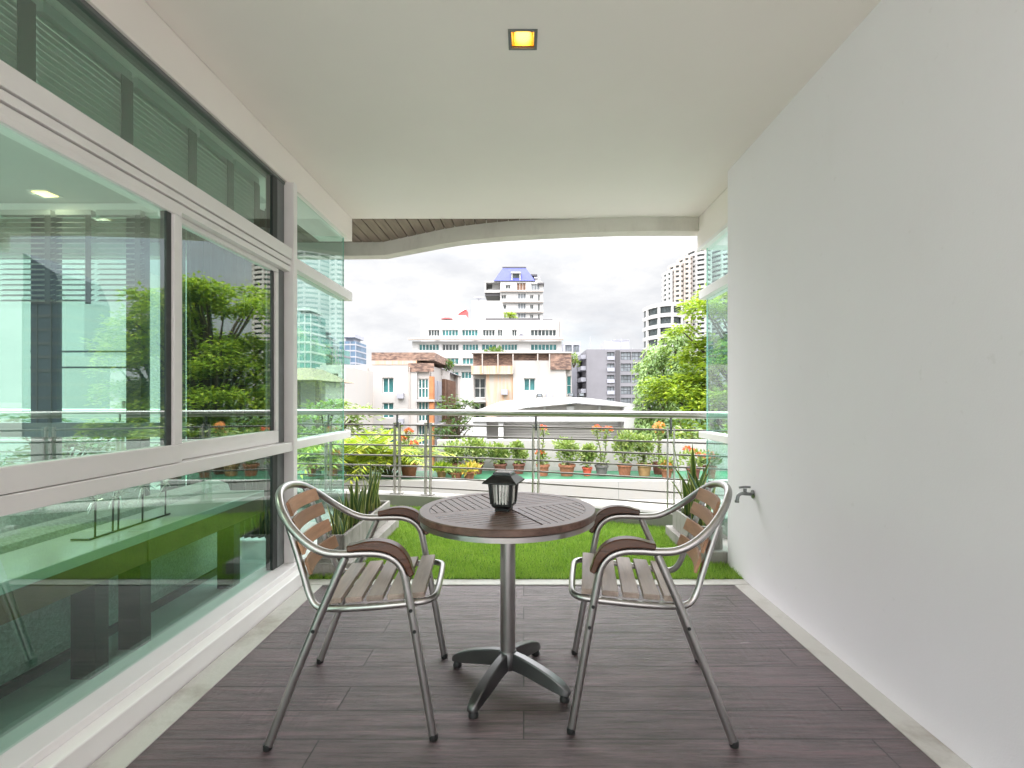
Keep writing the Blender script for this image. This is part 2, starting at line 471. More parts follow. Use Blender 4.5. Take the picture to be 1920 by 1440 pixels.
# sill plinth with a stepped track
part('sill', M['white_alu'], win, (-1.60,-1.352,-1.0,4.24,-.03,.085), bevel=.006, origin=W0)
part('sill', M['white_alu'], win, (-1.58,-1.405,-1.0,4.22,.085,.118), bevel=.004, origin=W0)
part('transom', M['white_alu'], win, (-1.56,-1.44,-1.0,YP,2.005,2.075), (-1.56,-1.445,-1.0,YP,1.968,1.999), (-1.56,-1.45,-1.0,YP,1.93,1.962), bevel=.003, origin=W0)
part('mid_rail', M['white_alu'], win, (-1.56,-1.44,-1.0,YP,.815,.872), bevel=.004, origin=W0)
part('head_frame', M['grey_alu'], win, (-1.56,-1.485,-1.0,YP,2.472,2.489), origin=W0)
post = part('corner_post', M['white_alu'], win, (-1.56,-1.43,YP,YP+.05,.118,2.489), bevel=.003, origin=W0)
part('post_channel', M['grey_alu'], win, (-1.56,-1.49,YP-.09,YP-.002,.119,2.471), origin=W0)
part('post_gasket', M['dark_alu'], win, (-1.53,-1.492,YP-.14,YP-.091,.12,.814), (-1.53,-1.492,YP-.14,YP-.091,2.076,2.471), origin=W0)
part('fixed_pane', M['glass'], win, (-1.512,-1.50,-1.0,YP-.13,2.074,2.473), origin=W0)
part('fixed_pane', M['glass'], win, (-1.512,-1.50,-1.0,YP-.13,.116,.817), origin=W0)
# two sliding sashes
YM = 2.16
def sash(x, ya, yb, stile_r, rail_b):
    s = part('sash', M['white_alu'], win,
        (x-.03,x+.012,ya,yb,.875,.875+rail_b), (x-.03,x+.012,ya,yb,1.905,1.929), (x-.03,x+.012,yb-stile_r,yb,.875+rail_b,1.905), bevel=.003, origin=W0)
    part('sash_pane', M['glass_sash'], s, (x-.016,x-.004,ya,yb-stile_r-.002,.873+rail_b,1.907), origin=W0)
    g = part('sash_gasket', M['dark_alu'], s, (x-.025,x-.0,yb-stile_r-.03,yb-stile_r-.001,.875+rail_b,1.905), origin=W0)
    return s
sash(-1.452, -1.0, YM, .05, .075)
sash(-1.50, YM-.02, YP-.075, .035, .075)

# frameless corner glass beyond the post
cg = thing('corner_glass', 'frameless greenish corner glass beyond the window post', 'window', (XL,YP+.05,0))
C0 = (XL,YP+.05,0)
YE = 4.27
part('pane', M['glass_clear'], cg, (-1.512,-1.50,YP+.051,YE,2.045,2.485), origin=C0)
part('pane', M['glass_clear'], cg, (-1.512,-1.50,YP+.051,YE,.872,1.968), origin=C0)
part('pane', M['glass_clear'], cg, (-1.512,-1.50,YP+.051,YE,.12,.815), origin=C0)
part('transom', M['white_alu'], cg, (-1.56,-1.455,YP+.051,YE+.08,1.97,2.043), bevel=.003, origin=C0)
part('mid_rail', M['white_alu'], cg, (-1.56,-1.455,YP+.051,YE+.04,.817,.870), bevel=.003, origin=C0)
part('edge', M['glass_edge'], cg, (-1.5115,-1.5005,YE,YE+.003,2.045,2.485), (-1.5115,-1.5005,YE,YE+.003,.872,1.968), (-1.5115,-1.5005,YE,YE+.003,.12,.815), origin=C0)

# right-hand corner glass of the next flat
rg = thing('corner_glass', 'frameless greenish corner glass past the end of the white side wall', 'window', (1.51,3.5,0))
G0 = (1.51,3.5,0)
for (a,b) in ((2.045,2.41),(.872,1.968),(.12,.815)):
    part('pane', M['glass_clear'], rg, (1.51,1.522,3.50,4.23,a,b), origin=G0)
    part('pane', M['glass_clear'], rg, (1.53,3.6,4.235,4.247,a,b), origin=G0)
    part('edge', M['glass_edge'], rg, (1.5105,1.5215,4.2305,4.2335,a,b), origin=G0)
part('transom', M['white_alu'], rg, (1.465,1.57,3.5,4.29,1.97,2.043), bevel=.003, origin=G0)
part('mid_rail', M['white_alu'], rg, (1.465,1.57,3.5,4.29,.817,.870), bevel=.003, origin=G0)
part('head_frame', M['white_alu'], rg, (1.47,1.488,3.5,4.36,2.385,2.414), (1.489,1.55,3.5,4.26,2.385,2.414), origin=G0)

# ------------------------------------------------------------------ living room seen through the glass
room_wall = pbr('room_paint', (.52,.53,.50), .8, var=.04)
room_ceil = pbr('room_ceiling_paint', (.50,.50,.48), .8, var=.03)
room_floor = pbr('room_stone_floor', (.52,.53,.52), .35, var=.2, nscale=2.5, bmp=.02)
mb = MB(); mb.box(-6.3,-1.61,-1.4,4.24,-.035,.01); struct('room_floor', mb, room_floor)
mb = MB(); mb.box(-6.3,-1.756,-1.4,4.32,2.74,3.03); struct('room_ceiling', mb, room_ceil)
mb = MB(); mb.box(-6.3,-6.15,-1.4,4.2,.012,.6); mb.box(-6.3,-6.15,-1.4,-.6,.601,2.738); mb.box(-6.3,-6.15,3.6,4.2,.601,2.738); mb.box(-6.14,-1.62,-1.4,-1.25,.012,.3)
tag(mb.build('room_wall', room_wall), 'pale inner walls of the living room behind the tinted window', 'wall')
front = thing('front_window', 'glazed front of the living room with dark posts seen through the side window', 'window', (-1.6,4.25,0))
O1 = (-1.6,4.25,0)
def fx(px): return (px-982)/F*4.22
for (a,b) in ((62,100),(240,268),(304,336),(-120,-85)):
    part('post', M['dark_alu'], front, (fx(a),fx(b),4.20,4.30,.012,2.738), origin=O1)
part('sill', M['grey_alu'], front, (-6.1,fx(338),4.18,4.31,.83,.945), origin=O1)
part('head', M['white_alu'], front, (-6.1,-1.56,4.18,4.31,2.66,2.737), origin=O1)
part('safety_rail', M['dark_alu'], front, (fx(30),fx(240),4.34,4.36,1.535,1.55), origin=O1)
part('safety_rail', M['dark_alu'], front, (fx(30),fx(240),4.34,4.36,1.40,1.415), origin=O1)
for (a,b) in ((-300,-121),(-84,61),(101,239),(269,303)):
    part('pane', M['glass_clear'], front, (fx(a)+.002,fx(b)-.002,4.245,4.255,.947,2.658), origin=O1)
part('pane', M['glass_clear'], front, (fx(337),-1.514,4.245,4.255,.12,2.658), origin=O1)
part('pane', M['glass_clear'], front, (-6.1,fx(337)-.002,4.245,4.255,.05,.828), origin=O1)

blind_m = pbr('blind_slats', (.40,.40,.37), .5, var=.05)
tape_m = pbr('blind_tape', (.06,.065,.055), .8)
def blind(label, group, x0, x1, y0, y1, ztop, zbot, pitch, along, tilt, tapes):
    b = thing('venetian_blind', label, 'blind', ((x0+x1)/2,(y0+y1)/2,ztop), 0, group)
    mb = MB(); z = ztop-.05
    while z > zbot:
        if along == 'x':
            mb.obox((0,0,z-ztop), (1,0,0), (0,math.cos(tilt),math.sin(tilt)), (0,-math.sin(tilt),math.cos(tilt)), (x1-x0)/2, .022, .0012)
        else:
            mb.obox((0,0,z-ztop), (0,1,0), (math.cos(tilt),0,math.sin(tilt)), (-math.sin(tilt),0,math.cos(tilt)), (y1-y0)/2, .022, .0012)
        z -= pitch
    mb.build('slats', blind_m, b)
    mb = MB(); mb.box(-(x1-x0)/2,(x1-x0)/2,-(y1-y0)/2,(y1-y0)/2,-.04,0) ; mb.build('headrail', blind_m, b)
    for (u, w) in tapes:
        mb = MB()
        if along == 'x': mb.box(u-w,u+w,-.028,-.025,zbot-ztop,-.041)
        else: mb.box(.026,.030,u-w,u+w,zbot-ztop,-.041)
        mb.build('ladder_tape', tape_m, b)
xs = [-90, 20, 124, 198, 288]
labs = ['open venetian blind at the far left of the living room front', 'open venetian blind above the tall pointed tower reflection', 'narrow open venetian blind second from the dark window posts', 'open venetian blind next to the dark window posts']
for i in range(4):
    a, b = fx(xs[i])+.02, fx(xs[i+1])-.02
    blind(labs[i], 'venetian blinds in the living room front', a, b, 4.10, 4.15, 2.655, 1.90, .042, 'x', .5, [((b-a)/2-.02,.022)])
ys = [.9, 1.33, 1.70, 2.12, 2.53, 2.85, 3.13]
slab = ['closest', 'second', 'third', 'fourth', 'fifth', 'last']
for i in range(6):
    blind(f'narrow venetian blind behind the top window strip, {slab[i]} of six from the camera', 'venetian blinds behind the top window strip',
          -1.66, -1.61, ys[i]+.015, ys[i+1]-.015, 2.48, 2.05, .024, 'y', -1.0, [((ys[i+1]-ys[i])/2-.045,.03)])

# inner downlight
dl = thing('room_downlight', 'warm square downlight in the living room ceiling', 'ceiling light', (-3.72,3.98,2.74))
mb = MB(); mb.box(-.075,.075,-.075,.075,-.006,-.001); mb.build('trim', M['white_alu'], dl)
mb = MB(); mb.box(-.055,.055,-.055,.055,-.009,-.0065); mb.build('lamp', emit_mat('room_lamp_glow', (1.,.58,.20), 2.2), dl)

for (lx, ly, le) in ((-3.72,3.98,.3), (-2.7,2.1,6.), (-2.7,.4,6.)):  # first light belongs to the downlight, the other two are added fill
    A = bpy.data.lights.new('room_lamp_and_fill', 'AREA'); A.energy = le; A.size = .11; A.color = (1.,.86,.70)
    ao = bpy.data.objects.new('room_lamp_and_fill', A); COL.objects.link(ao); ao.location = (lx, ly, 2.72)
# low tables along the window
gl_top = pbr('white_lacquer', (.55,.57,.54), .18, var=.03)
dk_leg = pbr('dark_table_leg', (.022,.018,.02), .45)
apron_m = pbr('dark_wood_apron', (.21,.115,.05), .5, var=.3, nscale=8)
def low_table(ya, yb, label):
    t = thing('console_table', label, 'table', (-1.77,(ya+yb)/2,.01), 0, 'narrow white console tables behind the window')
    hy = (yb-ya)/2
    mb = MB(); mb.box(-.15,.15,-hy,hy,.52,.56); mb.build('tabletop', gl_top, t, bevel=.004)
    mb = MB(); mb.box(-.145,.143,-hy+.004,hy-.004,.425,.519); mb.build('apron', apron_m, t)
    for sy in (-1,1):
        mb = MB(); mb.box(-.055,.045,sy*(hy-.12)-.035,sy*(hy-.12)+.035,0,.424); mb.build('leg', dk_leg, t, bevel=.003)
low_table(.9, 2.215, 'long white console table behind the glass, the one nearer the camera')
low_table(2.217, 3.2, 'white console table behind the glass, the farther one with wire figures')

# wire sculpture
ws = thing('wire_sculpture', 'silver twig figures on thin dark stems standing on the low table', 'sculpture', (-1.785,2.30,.571))
dkw = pbr('dark_wire', (.015,.02,.02), .4); slv = pbr('silver_wire', (.7,.7,.66), .25, metal=1)
mb = MB(); mb.box(-.035,.04,-.245,-.235,0,.006); mb.box(.03,.04,-.2345,.23,0,.006); mb.build('base', dkw, ws)
r3 = random.Random(5)
for (yy, hh) in ((-.21,.15),(-.12,.14),(-.09,.15),(.05,.17),(.2,.15)):
    mb = MB(); mb.tube([(.035,yy,.006),(.033,yy+.005,hh)], .004, 6); st = mb.build('stem', dkw, ws)
    mb = MB(); 
    base = Vector((.033,yy+.005,hh))
    for k in range(9):
        a = r3.uniform(0,6.28); e = r3.uniform(-.9,.9); L = r3.uniform(.05,.11)
        d = Vector((math.cos(a)*math.cos(e)*.4, math.sin(a)*math.cos(e), math.sin(e)))
        mb.tube([base, base+d*L*.5+Vector((0,0,.01)), base+d*L], [.004,.003,.0015], 5)
    mb.build('twig', slv, st)

# sofa
sofa_m = pbr('grey_weave_fabric', (.55,.56,.54), .9, var=.35, nscale=90, bmp=.4, bscale=300)
so = thing('sofa', 'grey woven fabric sofa with its back to the console tables', 'sofa', (-2.4,2.2,.01))
mb = MB(); mb.box(-.5,.265,-1.6,1.2,.04,.40); mb.build('seat', sofa_m, so, bevel=.03)
mb = MB(); mb.box(.27,.47,-1.62,1.22,.04,.60); mb.build('backrest', sofa_m, so, bevel=.07)
mb = MB(); mb.box(-.45,.43,-1.55,1.15,0,.039); mb.build('plinth', M['dark_alu'], so)
for k in range(2):
    y = -1.0+k*1.35
    mb = MB(); mb.obox((.16,y,.56), (1,0,.35), (0,1,0), (-.35,0,1), .07, .42, .16); mb.build('cushion', sofa_m, so, bevel=.05)
# curtain drawn across the pane next to the corner glass
cu = MB(); secs = []
n = 60
for i in range(n+1):
    x = fx(368)+(fx(528)-fx(368))*i/n; y = 4.10+.028*math.sin(i*1.35)
    secs.append([(x,y,.03),(x,y+.004,.03),(x,y+.004,2.655),(x,y,2.655)])
cu.ribbon(secs)
o = cu.build('curtain', pbr('dark_curtain', (.035,.045,.038), .9, var=.2)); tag(o, 'dark curtain drawn behind the second window sash', 'curtain')

# ------------------------------------------------------------------ railing
rl = thing('railing', 'curved stainless steel balcony railing with seven thin rods', 'railing', (0,5.05,.13))
O2 = Vector((0,5.05,.13))
mb = MB(); mb.tube([Vector((x,y,.998))-O2 for x,y in RC], .031, 16); mb.build('handrail', M['steel'], rl, smooth=50)
for z in (.862,.752,.642,.532,.422,.305,.20):
    mb = MB(); mb.tube([Vector((x,y+.02,z))-O2 for x,y in RC], .0085, 8); mb.build('rod', M['rod'], rl, smooth=50)
for x in (-4.6,-3.3,-2.14,-1.353,-1.007,.12,1.314,2.6,4.2):
    y = rail_y(x); t = Vector((.1, rail_y(x+.05)-rail_y(x-.05), 0)).normalized(); nn = Vector((-t.y,t.x,0))
    mb = MB()
    for s in (-1,1):
        mb.obox(Vector((x,y,.51))-O2+t*s*.028, t, nn, (0,0,1), .0065, .024, .38)
    mb.obox(Vector((x,y,.136))-O2, t, nn, (0,0,1), .06, .05, .006)
    po = mb.build('post', M['steel'], rl, bevel=.002)
    mb = MB(); mb.tube([Vector((x,y,.83))-O2, Vector((x,y,.975))-O2], .011, 8); mb.tube([Vector((x,y,.86))-O2-t*.045, Vector((x,y,.86))-O2+t*.045], .008, 8)
    mb.build('bracket', M['alu_dark'], po, smooth=50)

# ------------------------------------------------------------------ bistro table
tb = thing('bistro_table', 'round dark wood bistro table on a single aluminium pedestal', 'table', (-.064,2.06,0))
def clip_halfplane(poly, nx, ny, d):        # keep n.p <= d
    out = []
    for i in range(len(poly)):
        a, b = poly[i], poly[(i+1) % len(poly)]
        da, db = nx*a[0]+ny*a[1]-d, nx*b[0]+ny*b[1]-d
        if da <= 0: out.append(a)
        if (da < 0 < db) or (db < 0 < da):
            t = da/(da-db); out.append((a[0]+(b[0]-a[0])*t, a[1]+(b[1]-a[1])*t))
    return out
def clip_circle(poly, r, n=72):
    for k in range(n):
        a = 2*math.pi*(k+.5)/n
        poly = clip_halfplane(poly, math.cos(a), math.sin(a), r*math.cos(math.pi/n))
        if len(poly) < 3: return []
    return poly
TR = .352
mb = MB()
th = R(8)
def ring(mb, ra, rb, z0, z1, seg=72, rot=0, mat=0):
    vs, fs = [], []
    for (r,z) in ((ra,z0),(rb,z0),(rb,z1-.004),(rb-.004,z1),(ra,z1)):
        for k in range(seg):
            a = 2*math.pi*k/seg; vs.append((r*math.cos(a), r*math.sin(a), z))
    for i in range(5):
        j = (i+1) % 5
        for k in range(seg):
            l = (k+1) % seg
            fs.append((i*seg+k,i*seg+l,j*seg+l,j*seg+k))
    mb.add(vs, fs, mat)
ring(mb, .310, TR, .678, .703)
mb.lathe([(0,.679),(.312,.679),(.312,.690),(0,.690)], seg=48, mat=1)
a0 = R(25)
ca, sa = math.cos(a0), math.sin(a0)
def rot2(p): return (p[0]*ca-p[1]*sa, p[0]*sa+p[1]*ca)
# one broad cross band, then slats in two directions in the four quarters
polys = []
bw = .052
polys.append([(-.33,-bw/2),(.33,-bw/2),(.33,bw/2),(-.33,bw/2)])
sw, gap = .0265, .0045
for (qx,qy) in ((1,1),(-1,1),(-1,-1),(1,-1)):
    k = 0
    o0 = bw/2+.003
    while o0+k*(sw+gap) < .312:
        a = o0+k*(sw+gap); b = a+sw
        if qx*qy < 0: P = [(qx*(a-.024),qy*o0),(qx*(b-.024),qy*o0),(qx*(b-.024),qy*.33),(qx*(a-.024),qy*.33)]
        else: P = [(qx*.004,qy*a),(qx*.33,qy*a),(qx*.33,qy*b),(qx*.004,qy*b)]
        polys.append(P); k += 1
for P in polys:
    P = [rot2(p) for p in P]
    area = sum(P[i][0]*P[(i+1)%len(P)][1]-P[(i+1)%len(P)][0]*P[i][1] for i in range(len(P)))
    if area < 0: P = P[::-1]
    P = clip_circle(P, .3085)
    if len(P) >= 3: mb.prism(P, .6905, .702)
mb.build('tabletop', [M['tablewood'], M['dark_alu']], tb)
mb = MB(); ring(mb, .318, .346, .655, .677); mb.lathe([(.0,.660),(.319,.660),(.319,.672),(.0,.672)], seg=48); mb.build('rim', M['alu'], tb, smooth=40)
mb = MB(); mb.lathe([(.0,.645),(.12,.645),(.12,.659),(.0,.659)], seg=32); mb.build('top_plate', M['alu_dark'], tb, smooth=30)
mb = MB(); mb.lathe([(.0,.10),(.030,.10),(.0305,.11),(.0305,.644),(0,.644)], seg=28); mb.build('column', M['alu'], tb, smooth=40)
hub = MB(); hub.lathe([(0,.062),(.036,.062),(.040,.08),(.037,.125),(.032,.132),(0,.132)], seg=28)
hub.build('hub', M['alu_dark'], tb, smooth=40)
legang = [math.atan2(.124,-.217), math.atan2(.274,.143), math.atan2(-.138,.238), math.atan2(-.216,-.113)]
for a in legang:
    d = Vector((math.cos(a),math.sin(a),0)); sd = Vector((-d.y,d.x,0))
    secs = []
    for (r, w, zb, zt) in ((.030,.020,.062,.128),(.07,.021,.060,.122),(.11,.0215,.052,.112),(.15,.022,.044,.101),(.19,.0225,.036,.088),(.225,.023,.030,.073),(.25,.022,.026,.060),(.268,.018,.024,.046),(.275,.010,.025,.036)):
        c = d*r
        secs.append([c-sd*w+Vector((0,0,zb)), c+sd*w+Vector((0,0,zb)), c+sd*w*.78+Vector((0,0,zt)), c-sd*w*.78+Vector((0,0,zt))])
    mb = MB(); mb.ribbon(secs); lg = mb.build('leg', M['alu_dark'], tb, smooth=50, bevel=.004)
    mb = MB(); mb.lathe([(0,0),(.017,0),(.019,.006),(.015,.018),(.008,.028),(0,.028)], c=(d.x*.252,d.y*.252,0), seg=16); mb.build('glide', M['black_rubber'], lg, smooth=40)

# lantern on the table
ln = thing('lantern', 'small black lantern with a flared roof and white bars on the table', 'lantern', (-.078,2.015,.703), R(-14)); ln.scale = (.84,.84,.95)
blk = pbr('black_lantern_paint', (.006,.006,.0065), .42, var=.3)
whb = pbr('white_lamp_bar', (.85,.84,.80), .4)
mb = MB(); mb.box(-.034,.034,-.034,.034,0,.012); mb.ribbon([[(-.036,-.036,.012),(.036,-.036,.012),(.036,.036,.012),(-.036,.036,.012)],[(-.047,-.047,.022),(.047,-.047,.022),(.047,.047,.022),(-.047,.047,.022)],[(-.047,-.047,.03),(.047,-.047,.03),(.047,.047,.03),(-.047,.047,.03)]])
mb.build('base', blk, ln, bevel=.001)
for sx in (-1,1):
    for sy in (-1,1):
        mb = MB(); mb.ribbon([[(sx*.043-.008,sy*.043-.008,.03),(sx*.043+.006,sy*.043-.008,.03),(sx*.043+.006,sy*.043+.008,.03),(sx*.043-.008,sy*.043+.008,.03)],[(sx*.050-.009,sy*.050-.009,.112),(sx*.05+.007,sy*.05-.009,.112),(sx*.05+.007,sy*.05+.009,.112),(sx*.05-.009,sy*.05+.009,.112)]])
        mb.build('post', blk, ln)
mb = MB()
for (dx,dy) in ((1,0),(0,1)):
    for s in (-1,1):
        for u in (-.021,-.007,.007,.021):
            c = (u*dx+s*.041*dy, u*dy+s*.041*dx)
            mb.tube([(c[0],c[1],.03),(c[0]*1.1,c[1]*1.1,.112)], .0036, 6)
mb.build('bars', whb, ln, smooth=50)
mb = MB(); mb.lathe([(0,.03),(.016,.03),(.016,.05),(.010,.056),(0,.056)], seg=14); mb.build('bulb', whb, ln, smooth=50)
mb = MB()
def sq(h, z): return [(-h,-h,z),(h,-h,z),(h,h,z),(-h,h,z)]
mb.ribbon([sq(.060,.112), sq(.082,.117), sq(.080,.122), sq(.046,.147), sq(.046,.150)])
rf = mb.build('roof', blk, ln, bevel=.001)
mb = MB(); mb.ribbon([sq(.041,.150), sq(.041,.157), sq(.036,.160)]); mb.build('solar_cap', pbr('solar_cell', (.05,.05,.06), .12), rf)

# ------------------------------------------------------------------ armchairs
def make_chair(label):
    ch = thing('garden_armchair', label, 'chair', (0,0,0), 0, 'aluminium and wood armchairs at the bistro table')
    TUB = .0136
    for s in (1,-1):
        # front leg
        mb = MB(); mb.tube(cat_rom([(.268,s*.272,.012),(.235,s*.268,.20),(.200,s*.264,.40),(.180,s*.262,.51)],4), TUB, 12)
        lg = mb.build('leg', M['alu'], ch, smooth=50)
        mb = MB(); mb.lathe([(0,0),(.0132,0),(.0146,.003),(.0146,.018),(.0138,.020),(0,.020)], c=(.2695,s*.2725,0), seg=14); mb.build('foot_cap', M['black_rubber'], lg, smooth=40)
        for z, xx, yy in ((.435,.1945,.2635),(.365,.2065,.2648)):
            mb = MB(); mb.lathe([(0,-.0152),(.0062,-.0152),(.0062,.0152),(0,.0152)], c=(xx,s*yy,z), seg=10, M=Matrix.Rotation(R(90),3,'X')); mb.build('bolt', M['black_rubber'], lg)
        # rear leg
        mb = MB(); mb.tube([(-.262,s*.275,.012),(-.182,s*.270,.225),(-.096,s*.266,.44),(-.02,s*.262,.615)], TUB, 12)
        lg = mb.build('leg', M['alu'], ch, smooth=50)
        mb = MB(); mb.lathe([(0,0),(.0132,0),(.0146,.003),(.0146,.018),(.0138,.020),(0,.020)], c=(-.2635,s*.2752,0), seg=14); mb.build('foot_cap', M['black_rubber'], lg, smooth=40)
        mb = MB(); mb.lathe([(0,-.0152),(.0062,-.0152),(.0062,.0152),(0,.0152)], c=(-.120,s*.2673,.38), seg=10, M=Matrix.Rotation(R(90),3,'X')); mb.build('bolt', M['black_rubber'], lg)
        # armrest follows the bend of the tube
        path = cat_rom([(-.012,s*.261,.637),(.035,s*.261,.6425),(.09,s*.261,.640),(.136,s*.261,.624),(.169,s*.262,.592),(.190,s*.2625,.548)], 5)
        secs = []; nP = len(path)
        for i,p in enumerate(path):
            tg = (path[min(i+1,nP-1)]-path[max(i-1,0)]).normalized(); up = Vector((-tg.z,0,tg.x))
            k = math.sin(math.pi*min(max(i/(nP-1),.10),.90)); hw = .021+.006*k; t = .013+.019*k
            secs.append([p-Vector((0,hw,0))-up*.001, p+Vector((0,hw,0))-up*.001, p+Vector((0,hw*.85,0))+up*t, p-Vector((0,hw*.85,0))+up*t])
        mb = MB(); mb.ribbon(secs); mb.build('armrest', M['armwood'], ch, smooth=60, bevel=.004)
    half = [(.180,.262,.51),(.168,.2615,.563),(.142,.261,.600),(.098,.261,.621),(.042,.261,.626),(-.03,.262,.625),(-.09,.259,.632),(-.147,.250,.660),(-.205,.226,.706),(-.253,.183,.756),(-.285,.122,.793),(-.301,.055,.808),(-.304,0,.811)]
    full = half + [(x,-y,z) for x,y,z in reversed(half[:-1])]
    mb = MB(); mb.tube(cat_rom(full,5), TUB, 12); mb.build('arm_loop', M['alu'], ch, smooth=50)
    hs = [(-.279,.135,.780),(-.253,.14,.715),(-.22,.148,.62),(-.187,.158,.52),(-.168,.166,.462),(-.140,.178,.425),(-.09,.192,.418),(.0,.207,.423),(.11,.218,.432),(.20,.218,.439),(.246,.205,.442),(.267,.17,.444),(.271,.10,.444),(.272,0,.444)]
    fs = hs + [(x,-y,z) for x,y,z in reversed(hs[:-1])]
    mb = MB(); mb.tube(cat_rom(fs,5), .0118, 12); mb.build('seat_frame', M['alu'], ch, smooth=50)
    mb = MB(); mb.tube([(.1935,-.262,.425),(.1935,.262,.425)], .009, 10); mb.build('stretcher', M['alu'], ch, smooth=50)
    mb = MB(); mb.tube([(-.118,-.264,.40),(-.118,.264,.40)], .009, 10); mb.build('stretcher', M['alu'], ch, smooth=50)
    for i in range(5):
        x = -.080+i*.0715; z = .440+.0085*i*.55; w = .030
        hy = .196+.005*i
        mb = MB(); mb.obox((x,0,z+.004), (1,0,.05), (0,1,0), (-.05,0,1), w*.95, hy, .0095); mb.build('seat_slat', M['slatwood'], ch, bevel=.003)
    for i,(x,z) in enumerate(((-.194,.553),(-.219,.622),(-.244,.692),(-.265,.752))):
        hw = (.172,.168,.16,.148)[i]
        secs = []
        for k in range(9):
            u = -1+k/4; bx = x+.012 - .022*(1-u*u)
            dx = Vector((-.33,0,.94)); nx_ = Vector((.94,0,.33)); c = Vector((bx+.013,u*hw,z))
            secs.append([c-dx*.025-nx_*.006, c-dx*.025+nx_*.006, c+dx*.025+nx_*.006, c+dx*.025-nx_*.006])
        mb = MB(); mb.ribbon(secs); mb.build('back_slat', M['backwood'], ch, smooth=40, bevel=.002)
    return ch
c1 = make_chair('aluminium armchair with wooden slats on the window side of the table')
c2 = copy_tree(c1)
c2['label'] = 'aluminium armchair with wooden slats on the white wall side of the table'
c1.location = (-.594,1.962,0); c1.rotation_euler.z = R(5)
c2.location = (.462,1.985,0); c2.rotation_euler.z = R(180-7)

# ------------------------------------------------------------------ tap on the white wall
tp = thing('wall_tap', 'small metal garden tap sticking out of the white wall', 'tap', (XR,3.09,.565))
tm = pbr('dull_chrome', (.28,.29,.29), .3, metal=1, var=.3, nscale=30)
mb = MB(); mb.lathe([(0,0),(.026,0),(.026,.006),(.012,.010),(0,.010)], seg=16, M=Matrix.Rotation(R(-90),3,'Y')); mb.build('flange', tm, tp, smooth=40)
mb = MB(); mb.tube(cat_rom([(-.008,0,0),(-.04,0,.002),(-.07,0,.004),(-.09,0,-.008),(-.098,0,-.038)],4), .0105, 10); mb.tube([(-.098,0,-.036),(-.099,0,-.05)], .013, 10); mb.build('spout', tm, tp, smooth=50)
mb = MB(); mb.tube([(-.05,0,.008),(-.05,0,.034)], .010, 10); mb.tube([(-.085,0,.04),(-.05,0,.044),(-.018,0,.043)], .0065, 8); mb.build('handle', tm, tp, smooth=50)

# ------------------------------------------------------------------ planters with snake plants
def box_planter(label, x0,x1,y0,y1, tray):
    p = thing('stone_planter', label, 'planter', ((x0+x1)/2,(y0+y1)/2,.008))
    cx, cy = (x0+x1)/2, (y0+y1)/2
    a,b,c,d = x0-cx, x1-cx, y0-cy, y1-cy
    mb = MB(); ta,tb_,tc,td = tray[0]-cx, tray[1]-cx, tray[2]-cy, tray[3]-cy
    mb.box(ta,tb_,tc,td,0,.085); mb.build('tray', M['planter'], p, bevel=.006)
    mb = MB(); w = .022; z0, z1 = .086, .245
    mb.box(a,a+w,c,d,z0,z1); mb.box(b-w,b,c,d,z0,z1); mb.box(a+w,b-w,c,c+w,z0,z1); mb.box(a+w,b-w,d-w,d,z0,z1)
    mb.build('trough', M['planter'], p, bevel=.004)
    mb = MB(); mb.box(a+w,b-w,c+w,d-w,z0,z1-.035); mb.build('soil', M['soil'], p)
box_planter('long grey stone planter beside the corner glass', -1.345,-1.165,3.33,4.47, (-1.40,-1.10,3.26,4.52))
box_planter('grey stone planter tucked behind the end of the white wall', 1.215,1.385,3.56,4.18, (1.175,1.44,3.505,4.25))
sn_g = leaf_mat('snake_leaf_green', [(.030,.065,.022),(.05,.10,.03),(.085,.14,.05)], .35, .05)
sn_y = leaf_mat('snake_leaf_margin', [(.34,.36,.09),(.42,.42,.14)], .4, .05)
def strap_leaf(mb, p, lean, L, W, r):
    p = Vector(p); a = r.uniform(0,6.28); d = Vector((math.cos(a),math.sin(a),0)); sd = Vector((-d.y,d.x,0))
    tw = r.uniform(-.5,.5); n = 8; rows = []
    for i in range(n+1):
        t = i/n
        c = p + Vector((0,0,L*t*(1-.12*lean*t))) + d*lean*L*t*t
        w = W*(.55+.9*t-1.45*t**3 if t < 1 else 0); w = max(w, .0006)
        s2 = (sd*math.cos(tw*t*2)+d*math.sin(tw*t*2)); cup = d*w*.35
        rows.append([c-s2*w+cup*.6, c-s2*w*.72, c-d*.002, c+s2*w*.72, c+s2*w+cup*.6])
    vs = [v for row in rows for v in row]; fg, fy = [], []
    for i in range(n):
        for k in range(4):
            q = (i*5+k,i*5+k+1,i*5+6+k,i*5+5+k); (fy if k in (0,3) else fg).append(q)
    o = len(mb.v); mb.v.extend(tuple(v) for v in vs)
    for f in fg: mb.f.append(tuple(i+o for i in f)); mb.m.append(0)
    for f in fy: mb.f.append(tuple(i+o for i in f)); mb.m.append(1)
def snake_plant(label, x, y, n, L, lean, seed, group, wide=1.):
    r = random.Random(seed); mb = MB()
    for k in range(n):
        a = r.uniform(0,6.28); q = r.uniform(0,.055)
        strap_leaf(mb, (math.cos(a)*q, math.sin(a)*q, -.01), r.uniform(.05,lean), r.uniform(.45,1)*L, r.uniform(.014,.021)*wide, r)
    o = mb.build('snake_plant', [sn_g, sn_y], smooth=60, loc=(x,y,.22)); tag(o, label, 'plant', group)
gp = 'snake plants in the long planter by the glass'
snake_plant('short snake plant at the near end of the long planter', -1.25,3.42,9,.26,.35,1,gp)
snake_plant('low spreading snake plant second from the near planter end', -1.26,3.60,10,.30,.4,2,gp)
snake_plant('snake plant in the middle of the long planter', -1.25,3.80,11,.36,.35,3,gp)
